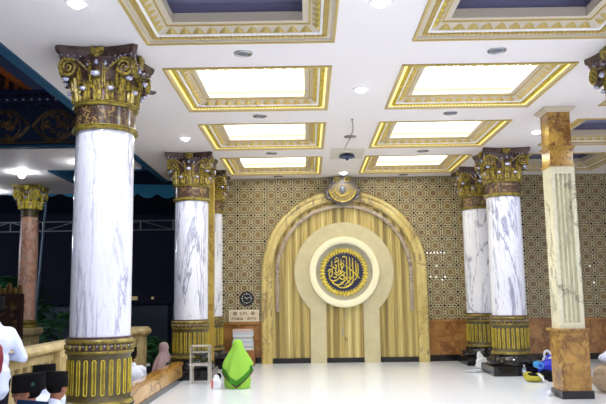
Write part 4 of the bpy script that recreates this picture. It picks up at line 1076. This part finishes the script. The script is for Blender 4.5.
def seated_man(label, loc, rz, cap_m, cloth, hy=0.0, hp=0.0, s=1.0, emblem=None, lean=0.0, low=0.0):
    """cross-legged; faces local -Y"""
    r = thing('person', label, 'person', loc, rz)
    L = lambda z: -lean * z
    hc = (0, -0.02 + L(0.78), 0.765 - low)
    sh = 0.585 - low
    def limbs(g, k, arms=True, legs=True, torso=True, head_=False, hands=False, neck=False):
        if torso:
            g.ell((0, 0.03, 0.12), (0.165 * k, 0.13 * k, 0.12 * k)); g.ell((0, 0.03 + L(0.28), 0.28 - low * .5), (0.145 * k, 0.11 * k, 0.17 * k)); g.ell((0, 0.02 + L(0.44), 0.455 - low), (0.165 * k, 0.115 * k, 0.16 * k))
            g.cap((-0.13, 0.02 + L(0.53), sh - 0.02), (0.13, 0.02 + L(0.53), sh - 0.02), 0.065 * k, 0.065 * k)
        if neck: g.cap((0, 0.01 + L(0.56), sh - 0.02), (0, 0.0 + L(0.7), 0.70 - low), 0.058, 0.05)
        for sg in (-1, 1):
            S_, E_, W_ = (sg * 0.175, 0.02 + L(0.53), sh - 0.03), (sg * 0.25, -0.04 + L(0.28), 0.27 - low * .5), (sg * 0.10, -0.25, 0.19)
            if arms: g.cap(S_, E_, 0.052 * k, 0.042 * k); g.cap(E_, W_, 0.041 * k, 0.03 * k)
            if hands: hand(g, W_, Vector(W_) - Vector(E_), 1.0, -sg)
            if legs:
                K_ = (sg * 0.31, -0.30, 0.11); A_ = (-sg * 0.10, -0.36, 0.055)
                g.cap((sg * 0.09, 0.0, 0.10), K_, 0.088 * k, 0.062 * k); g.cap(K_, A_, 0.058 * k, 0.042 * k)
                if hands: g.ell((-sg * 0.17, -0.37, 0.045), (0.10, 0.045, 0.036))
    g = G(); limbs(g, 0.92, hands=True, neck=True); T = head(g, hc, 1.0, hy, hp); b = g.blob('body', M['skin'], r, 0.0085, 3)
    g = G(); limbs(g, 1.12, legs=False)
    g.cap((0, 0.02 + L(0.55), sh), (0, 0.01 + L(0.6), sh + 0.05), 0.075, 0.064)
    sd = random.Random(label).random() * 50
    def wrinkle(p): 
        q = noise.noise(p * 9 + Vector((sd, 0, 0))) * 0.012; n = Vector((p.x, p.y - 0.02, 0)); 
        return p + (n.normalized() * q if n.length > 1e-4 else n)
    g.blob('shirt', M[cloth], r, 0.014, 4, wrinkle)
    g = G(); limbs(g, 1.14, arms=False, torso=False); g.ell((0, 0.03, 0.11), (0.185, 0.16, 0.115)); g.blob('sarong', M['sarong'], r, 0.016, 3)
    add_hair(T, 1.0, r); add_eyes(T, 1.0, r); add_cap(T, 1.0, r, M[cap_m], emblem)
    r.scale = (s, s, s); return r
# rz: facing -Y turned; +90deg -> faces +X, -90 -> faces -X
D = math.radians
seated_man('man in black cap with green emblem, bare face in profile, seated lowest among the men', (-2.33, 5.9, 0), D(-78), 'cap_black', 'white_cloth', 0.0, 0.0, 1.10, emblem=1)
seated_man('man seen from behind in tall black cap and white shirt, beside the largest column', (-2.33, 6.5, 0), D(176), 'cap_black', 'white_cloth', D(-14), 0.0, 1.05)
seated_man('man whose black cap shows between two other capped men before the balustrade', (-2.70, 7.2, 0), D(-120), 'cap_black', 'white_cloth', D(10), 0.0, 1.05)
seated_man('man of whom only a navy cap top shows at the picture bottom', (-1.97, 5.0, 0), D(150), 'cap_navy', 'white_cloth', 0, 0.1, 0.99)
seated_man('man in black cap and white shirt seated behind the low tan wall', (-2.93, 11.7, -0.2), D(222), 'cap_black', 'white_cloth', D(-30), D(-8), 1.12, lean=0.05)

# standing man in white
r = thing('person', 'standing man in white shirt with bent arm, cut by the picture edge', 'person', (-3.06, 6.8, 0), D(-120))
def st(g, k, arms=True, legs=True, torso=True, hands=False, neck=False):
    if torso:
        g.ell((0, 0, 0.84), (0.165 * k, 0.115 * k, 0.13 * k)); g.ell((0, 0, 1.02), (0.15 * k, 0.105 * k, 0.17 * k)); g.ell((0, 0.0, 1.2), (0.175 * k, 0.115 * k, 0.16 * k)); g.cap((-0.14, 0.01, 1.29), (0.14, 0.01, 1.29), 0.06 * k, 0.06 * k)
    if neck: g.cap((0, 0.01, 1.3), (0, -0.01, 1.43), 0.055, 0.05)
    for sg, S_, E_, W_ in ((1, (0.185, 0.01, 1.28), (0.27, 0.05, 1.03), (0.20, -0.20, 1.0)), (-1, (-0.185, 0.01, 1.28), (-0.28, 0.08, 1.04), (-0.20, -0.18, 1.06))):
        if arms: g.cap(S_, E_, 0.056 * k, 0.045 * k); g.cap(E_, W_, 0.043 * k, 0.031 * k)
        if hands: hand(g, W_, Vector(W_) - Vector(E_), 1.0, -sg)
        if legs:
            g.cap((sg * 0.09, 0, 0.82), (sg * 0.10, -0.01, 0.46), 0.088 * k, 0.06 * k); g.cap((sg * 0.10, -0.01, 0.46), (sg * 0.10, 0.02, 0.08), 0.058 * k, 0.042 * k)
            if hands: g.ell((sg * 0.11, -0.06, 0.035), (0.045, 0.125, 0.036)); 
g = G(); st(g, 0.92, hands=True, neck=True); T = head(g, (0, -0.03, 1.50), 1.0, 0, 0.0); g.blob('body', M['skin'], r, 0.009, 3)
g = G(); st(g, 1.15, legs=False); g.cap((0, 0.0, 0.88), (0, 0, 0.80), 0.17, 0.175); g.cap((0, 0.01, 1.3), (0, 0.0, 1.37), 0.075, 0.062)
def wr(p):
    q = noise.noise(p * 8) * 0.014; n = Vector((p.x, p.y, 0)); return p + (n.normalized() * q if n.length > 1e-4 else n)
g.blob('shirt', M['white_cloth'], r, 0.014, 4, wr)
g = G(); st(g, 1.25, arms=False, torso=False); g.ell((0, 0, 0.80), (0.175, 0.125, 0.12)); g.blob('trousers', M['trouser'], r, 0.016, 3)
add_hair(T, 1.0, r); add_eyes(T, 1.0, r); add_cap(T, 1.0, r, M['cap_black'])
# maroon folded cloth tucked under his arm
g = G(); g.ell((-2.95, 6.63, 1.06), (0.07, 0.045, 0.13)); g.ell((-2.95, 6.63, 0.98), (0.062, 0.045, 0.08)); g.ell((-2.95, 6.635, 1.13), (0.058, 0.04, 0.08))
tag(g.blob('folded_cloth', M['maroon'], None, 0.01, 3), 'maroon cloth pouch against the back of the standing man in white', 'cloth')

def drape(g, rings, n=48, m=0, fold=0.0, nf=11, seed=0.0, hem=None):
    """rings: (z, cy, rx, ry); hem(theta) shifts the lowest rings"""
    rows = []
    for i, (z, cy_, rx, ry) in enumerate(rings):
        t = i / max(1, len(rings) - 1); row = []
        for k in range(n):
            a = 2 * PI * k / n
            f = 1 + fold * t * (math.sin(nf * a + seed + 2 * t) * 0.6 + math.sin((nf * 2 - 3) * a + seed * 2) * 0.4)
            zz = z + (hem(a) * max(0, (t - 0.35) / 0.65) if hem else 0)
            row.append((rx * f * math.cos(a), cy_ + ry * f * math.sin(a), zz))
        rows.append(row)
    g.grid(rows, m, True, True, False)

def seated_woman(name_label, loc, rz, mats, s=1.0, layered=False):
    r = thing('person', name_label, 'person', loc, rz)
    g = G(); g.ell((0, 0.03, 0.13), (0.165, 0.16, 0.12)); g.ell((0, 0.01, 0.34), (0.135, 0.10, 0.2)); g.cap((-0.11, 0, 0.51), (0.11, 0, 0.51), 0.055, 0.055); g.cap((0, 0, 0.5), (0, -0.01, 0.68), 0.05, 0.045)
    for sg in (-1, 1):
        g.cap((sg * 0.155, 0, 0.50), (sg * 0.22, -0.03, 0.27), 0.042, 0.036); g.cap((sg * 0.22, -0.03, 0.27), (sg * 0.09, -0.24, 0.22), 0.034, 0.026); hand(g, (sg * 0.09, -0.24, 0.22), (-sg * 0.5, -0.8, 0), 0.9, -sg)
        g.cap((sg * 0.09, 0.05, 0.13), (sg * 0.13, -0.34, 0.09), 0.085, 0.06); g.cap((sg * 0.13, -0.34, 0.07), (sg * 0.11, 0.1, 0.05), 0.055, 0.04); g.ell((sg * 0.1, 0.12, 0.04), (0.04, 0.08, 0.035))
    T = head(g, (0, -0.03, 0.74), 0.98, 0, 0); g.blob('body', M['skin'], r, 0.0095, 3); add_eyes(T, 0.98, r)
    hem = (lambda a: 0.16 - 0.27 * (1 - abs(math.cos(a))) ** 0.8 * (1 if math.sin(a) > 0 else 0.3)) if layered else (lambda a: -0.06 * math.sin(a) ** 2)
    rings = [(0.872, 0.0, 0.02, 0.02), (0.862, 0.0, 0.055, 0.06), (0.83, 0.0, 0.085, 0.10), (0.77, 0.004, 0.096, 0.115), (0.71, 0.01, 0.112, 0.120), (0.64, 0.015, 0.140, 0.135), (0.56, 0.018, 0.172, 0.155), (0.48, 0.02, 0.205, 0.18), (0.40, 0.02, 0.238, 0.20), (0.32, 0.02, 0.265, 0.222), (0.25, 0.02, 0.272, 0.232)]
    if not layered: rings[4:9] = [(0.70, 0.005, 0.088, 0.108), (0.635, 0.01, 0.10, 0.115), (0.575, 0.015, 0.165, 0.145), (0.49, 0.02, 0.215, 0.18), (0.40, 0.02, 0.242, 0.20)]
    # open the front of the veil for the face
    g = G(); drape(g, rings, 72, 0, 0.10, 6, loc[0], hem)
    bm = g.bm; bm.faces.ensure_lookup_table()
    kill = [f for f in bm.faces if f.calc_center_median().y < -0.05 and abs(f.calc_center_median().x) < 0.062 and 0.665 < f.calc_center_median().z < 0.815]
    bmesh.ops.delete(bm, geom=kill, context='FACES')
    g.obj('headscarf', M[mats[0]], r, smooth=60)
    def lower(i0, z1, drop): pass
    if layered:
        h2 = lambda a: hem(a)
        g = G(); drape(g, [(0.26, 0.02, 0.266, 0.230), (0.20, 0.02, 0.272, 0.238), (0.145, 0.02, 0.274, 0.242)], 72, 0, 0.10, 6, loc[0], None)
        bm = g.bm
        for v in bm.verts:
            a = math.atan2((v.co.y - 0.02) / 0.22, v.co.x / 0.287); v.co.z += hem(a) * 1.0
        top = [f for f in bm.faces if len(f.verts) > 4]; bmesh.ops.delete(bm, geom=top, context='FACES')
        g.obj('scarf_hem_band', M['green_band'], r, smooth=60)
        g = G(); pts = []
        for k in range(72):
            a = 2 * PI * k / 72; pts.append((0.277 * math.cos(a), 0.02 + 0.245 * math.sin(a), 0.142 + hem(a)))
        g.tube(pts, 0.013, 5, closed=True); g.obj('scarf_trim', M['brown_trim'], r)
    g = G(); drape(g, [(0.42, 0.02, 0.16, 0.14), (0.30, 0.02, 0.225, 0.19), (0.15, 0.01, 0.245, 0.225), (0.05, 0.0, 0.235, 0.24), (0.006, 0.0, 0.225, 0.245)], 56, 0, 0.05, 8, 1.0)
    g.obj('gown', M[mats[1]], r, smooth=60)
    r.scale = (s, s, s); return r
W = seated_woman('woman in lime green headscarf and gown kneeling on the white floor, seen from behind', (-1.29, 12.75, 0), PI, ('lime', 'lime'), 0.98, True)
seated_woman('woman in pale pink headscarf seated behind the low wall by the second column', (-3.16, 15.3, -0.2), D(-120), ('pink_cloth', 'pink_cloth'), 1.0)
g = G()
for sg in (-1, 1):
    rows = []
    for i in range(7):
        t = i / 6; rows.append([(sg * 0.11 * t, y, 0.03 * math.sin(PI * t) + 0.03 * t) for y in (-0.08, 0.08)])
    g.grid(rows); g.grid([[(x, y, z - 0.012) for x, y, z in r_] for r_ in rows])
o = g.obj('open_book', M['paper'], None, (-3.52, 15.15, 0.14), normals=False); o.rotation_euler = (0.2, -0.35, 0.3)
tag(o, 'open white book held before the woman in pale pink', 'book')

# ------------------------------------------------------------------ bags and belongings on the floor
def crumple(name, label, cat, loc, pieces, m, amp=0.02, freq=9, voxel=0.012, seed=0.0, flat=True):
    g = G()
    for c, r_ in pieces: g.ell(c, r_)
    def dsp(p):
        q = noise.noise(p * freq + Vector((seed, seed, 0))) * amp + noise.noise(p * freq * 2.3 + Vector((0, seed, 1))) * amp * 0.6
        d = Vector((p.x, p.y, p.z - 0.08)); p = p + (d.normalized() * q if d.length > 1e-4 else d); p.z = max(p.z, 0.002); return p
    o = g.blob(name, m, None, voxel, 2, dsp); o.location = loc; return tag(o, label, cat) if label else o
crumple('plastic_bag', 'crumpled white plastic bag on the floor before the nearer of two columns by the arch', 'bag', (3.84, 15.4, 0),
        [((-0.02, 0, 0.08), (0.20, 0.13, 0.09)), ((-0.07, 0, 0.16), (0.13, 0.09, 0.10)), ((-0.11, 0, 0.24), (0.075, 0.055, 0.10)), ((-0.13, 0, 0.31), (0.035, 0.03, 0.07)), ((0.16, -0.02, 0.09), (0.15, 0.10, 0.07)), ((0.28, 0.0, 0.13), (0.08, 0.05, 0.04))], M['white_plastic'], 0.03, 11, 0.01, 3)
crumple('plastic_sheet', 'flat grey plastic wrapper beside the white plastic bag', 'wrapper', (3.38, 14.75, 0), [((0, 0, 0.02), (0.16, 0.10, 0.03)), ((0.14, -0.03, 0.03), (0.09, 0.07, 0.04))], M['grey_plastic'], 0.02, 11, 0.008, 5)
r = thing('water_bottle', 'clear plastic water bottle beside the black column plinth', 'bottle', (4.19, 13.78, 0))
g = G(); g.lathe([(0.03, 0.0), (0.036, 0.01), (0.036, 0.07), (0.033, 0.08), (0.036, 0.09), (0.036, 0.15), (0.028, 0.18), (0.014, 0.205), (0.014, 0.215)], 20); g.obj('bottle_body', M['bottle'], r)
g = G(); g.lathe([(0.016, 0.21), (0.016, 0.232)], 14); g.obj('bottle_cap', M['paper'], r)
g = G(); g.lathe([(0.0368, 0.09), (0.0368, 0.14)], 20, cap=False); g.obj('paper_label', M['paper_blue'], r)
# blue bag with loop handle
r = thing('blue_bag', 'bright blue bag standing between the column and the square pillar', 'bag', (4.63, 13.65, 0))
g = G(); g.ell((0, 0, 0.14), (0.21, 0.12, 0.15)); g.ell((0.03, 0, 0.24), (0.18, 0.11, 0.12)); g.box(-0.19, 0.20, -0.11, 0.11, 0.003, 0.25)
g.blob('bag_body', M['blue_bag'], r, 0.014, 4, lambda p: p + Vector((noise.noise(p * 8) * 0.02, 0, noise.noise(p * 9 + Vector((3, 0, 0))) * 0.02 if p.z > 0.02 else 0)))
for y in (-0.05, 0.05):
    g = G(); g.tube([(0.05 + 0.1 * math.cos(PI * i / 12), y, 0.33 + 0.09 * math.sin(PI * i / 12)) for i in range(13)], 0.014, 6); g.obj('handle', M['blue_bag'], r)
r = thing('carry_bag', 'white plastic bag with loop handle behind the blue bag', 'bag', (4.83, 14.25, 0))
o = crumple('bag_body', None, None, (0, 0, 0), [((0, 0, 0.14), (0.16, 0.12, 0.14)), ((-0.02, 0, 0.26), (0.11, 0.07, 0.10))], M['white_plastic'], 0.03, 8, 0.012, 9); o.parent = r
g = G(); g.tube([(-0.02 + 0.062 * math.cos(2 * PI * i / 20), 0, 0.385 + 0.075 * math.sin(2 * PI * i / 20)) for i in range(20)], 0.024, 8, closed=True); g.obj('loop_handle', M['white_plastic'], r)
g = G(); g.tube([(0, 0.12, 0.065), (0, -0.12, 0.065)], 0.065, 18); g.tube([(0, -0.125, 0.065), (0, -0.118, 0.065)], 0.035, 12, 1)
o = g.obj('rolled_mat', [M['cyan'], M['blue_bag']], None, (4.345, 13.40, 0.20)); tag(o, 'light blue roll seen end-on beside the blue bag', 'rolled mat')
crumple('black_bag', 'black cloth bag lying before the blue bag', 'bag', (4.47, 13.32, 0), [((0, 0, 0.08), (0.17, 0.13, 0.08)), ((0.14, -0.03, 0.06), (0.13, 0.11, 0.06)), ((-0.05, 0.02, 0.12), (0.1, 0.09, 0.06))], M['black_cloth'], 0.02, 9, 0.012, 12)
r = thing('olive_bag', 'olive yellow bag with black lining lying nearest the viewer by the column', 'bag', (4.12, 13.02, 0))
r.scale = (1.15, 1.1, 1.1)
g = G(); g.ell((0, 0, 0.06), (0.16, 0.11, 0.06)); g.ell((-0.08, 0.02, 0.11), (0.08, 0.07, 0.06)); g.ell((0.08, 0, 0.08), (0.09, 0.08, 0.06)); g.blob('bag_body', M['olive_bag'], r, 0.011, 3, lambda p: Vector((p.x, p.y, max(0.002, p.z))) + Vector((0, 0, noise.noise(p * 12) * 0.015 if p.z > 0.03 else 0)))
g = G(); g.ell((0.0, -0.03, 0.115), (0.11, 0.05, 0.03), Matrix.Rotation(0.25, 3, 'Y')); g.obj('black_lining', M['black_cloth'], r)
g = G(); g.tube([(0.05, -0.09, 0.14), (0.10, -0.11, 0.09), (0.13, -0.13, 0.02)], 0.018, 6); g.obj('white_strap', M['white_plastic'], r)
crumple('small_black_shoe', 'small black object on the floor beside the olive bag', 'shoe', (4.45, 13.0, 0), [((0, 0, 0.03), (0.09, 0.04, 0.03)), ((0.05, 0, 0.045), (0.05, 0.038, 0.035))], M['black_cloth'], 0.006, 12, 0.007, 2)
crumple('paper_ball', 'tiny crumpled white paper at the foot of the square pillar', 'paper', (3.785, 11.22, 0), [((0, 0, 0.04), (0.045, 0.04, 0.045)), ((0.02, 0, 0.03), (0.04, 0.04, 0.03))], M['white_plastic'], 0.012, 18, 0.007, 7)
crumple('beige_bundle', 'beige cloth bundle on the floor behind the square pillar', 'bundle', (4.92, 11.55, 0), [((0, 0, 0.19), (0.33, 0.26, 0.20)), ((-0.06, 0, 0.3), (0.24, 0.2, 0.15)), ((0.15, 0, 0.2), (0.3, 0.24, 0.2))], M['beige_cloth'], 0.03, 6, 0.018, 4)
crumple('white_bundle', 'white garment heaped on the beige bundle', 'garment', (4.98, 11.55, 0.47), [((0, 0, 0.08), (0.26, 0.2, 0.09)), ((0.10, 0, 0.15), (0.2, 0.17, 0.10)), ((0.2, 0.0, 0.07), (0.2, 0.16, 0.09))], M['white_cloth'], 0.03, 7, 0.016, 6)
r = thing('carrier_bag', 'white bag with red print standing beside the kneeling woman in green', 'bag', (-1.66, 12.62, 0), 0.2)
g = G(); g.ell((0, 0, 0.10), (0.10, 0.06, 0.11)); g.box(-0.09, 0.09, -0.05, 0.05, 0.003, 0.12); g.ell((0.0, 0, 0.19), (0.06, 0.03, 0.06)); g.blob('bag_body', M['white_plastic'], r, 0.01, 3, lambda p: p + Vector((noise.noise(p * 12) * 0.012, noise.noise(p * 11 + Vector((5, 0, 0))) * 0.012, 0)))
g = G(); g.box(-0.085, -0.06, -0.075, -0.055, 0.03, 0.17); g.obj('red_print', M['red_print'], r, smooth=0)
crumple('black_pouch', 'small black pouch at the elbow of the woman in green', 'pouch', (-1.66, 12.82, 0), [((0, 0, 0.10), (0.06, 0.05, 0.10)), ((0.02, 0, 0.2), (0.045, 0.04, 0.06))], M['black_cloth'], 0.012, 12, 0.009, 8)

# ------------------------------------------------------------------ camera, world, exposure
f_px = 690.0; roll = 0.0145; vp = (308.0, 297.0)
d = Vector(((vp[0] - 303) / f_px, (202 - vp[1]) / f_px, -1)).normalized()
u = Vector((-math.sin(roll), math.cos(roll), 0)); u = (u - d * u.dot(d)).normalized(); x = d.cross(u)
cam = bpy.data.cameras.new('camera'); co = bpy.data.objects.new('camera', cam); C.objects.link(co)
cam.sensor_width = 36; cam.lens = 36 * f_px / 606; cam.clip_start = 0.05
Mw = Matrix((x, d, u)).to_4x4(); Mw.translation = (0, 0, 1.6); co.matrix_world = Mw; sc.camera = co
w = bpy.data.worlds.new('night'); sc.world = w; w.use_nodes = True
w.node_tree.nodes['Background'].inputs[0].default_value = (0.010, 0.014, 0.030, 1); w.node_tree.nodes['Background'].inputs[1].default_value = 1.0
sc.view_settings.view_transform = 'Standard'; sc.view_settings.look = 'None'; sc.view_settings.gamma = 1; sc.view_settings.use_curve_mapping = False
sc.view_settings.exposure = 0.0
sc.cycles.use_denoising = True; sc.cycles.max_bounces = 8; sc.cycles.diffuse_bounces = 5; sc.cycles.glossy_bounces = 3; sc.cycles.sample_clamp_indirect = 6
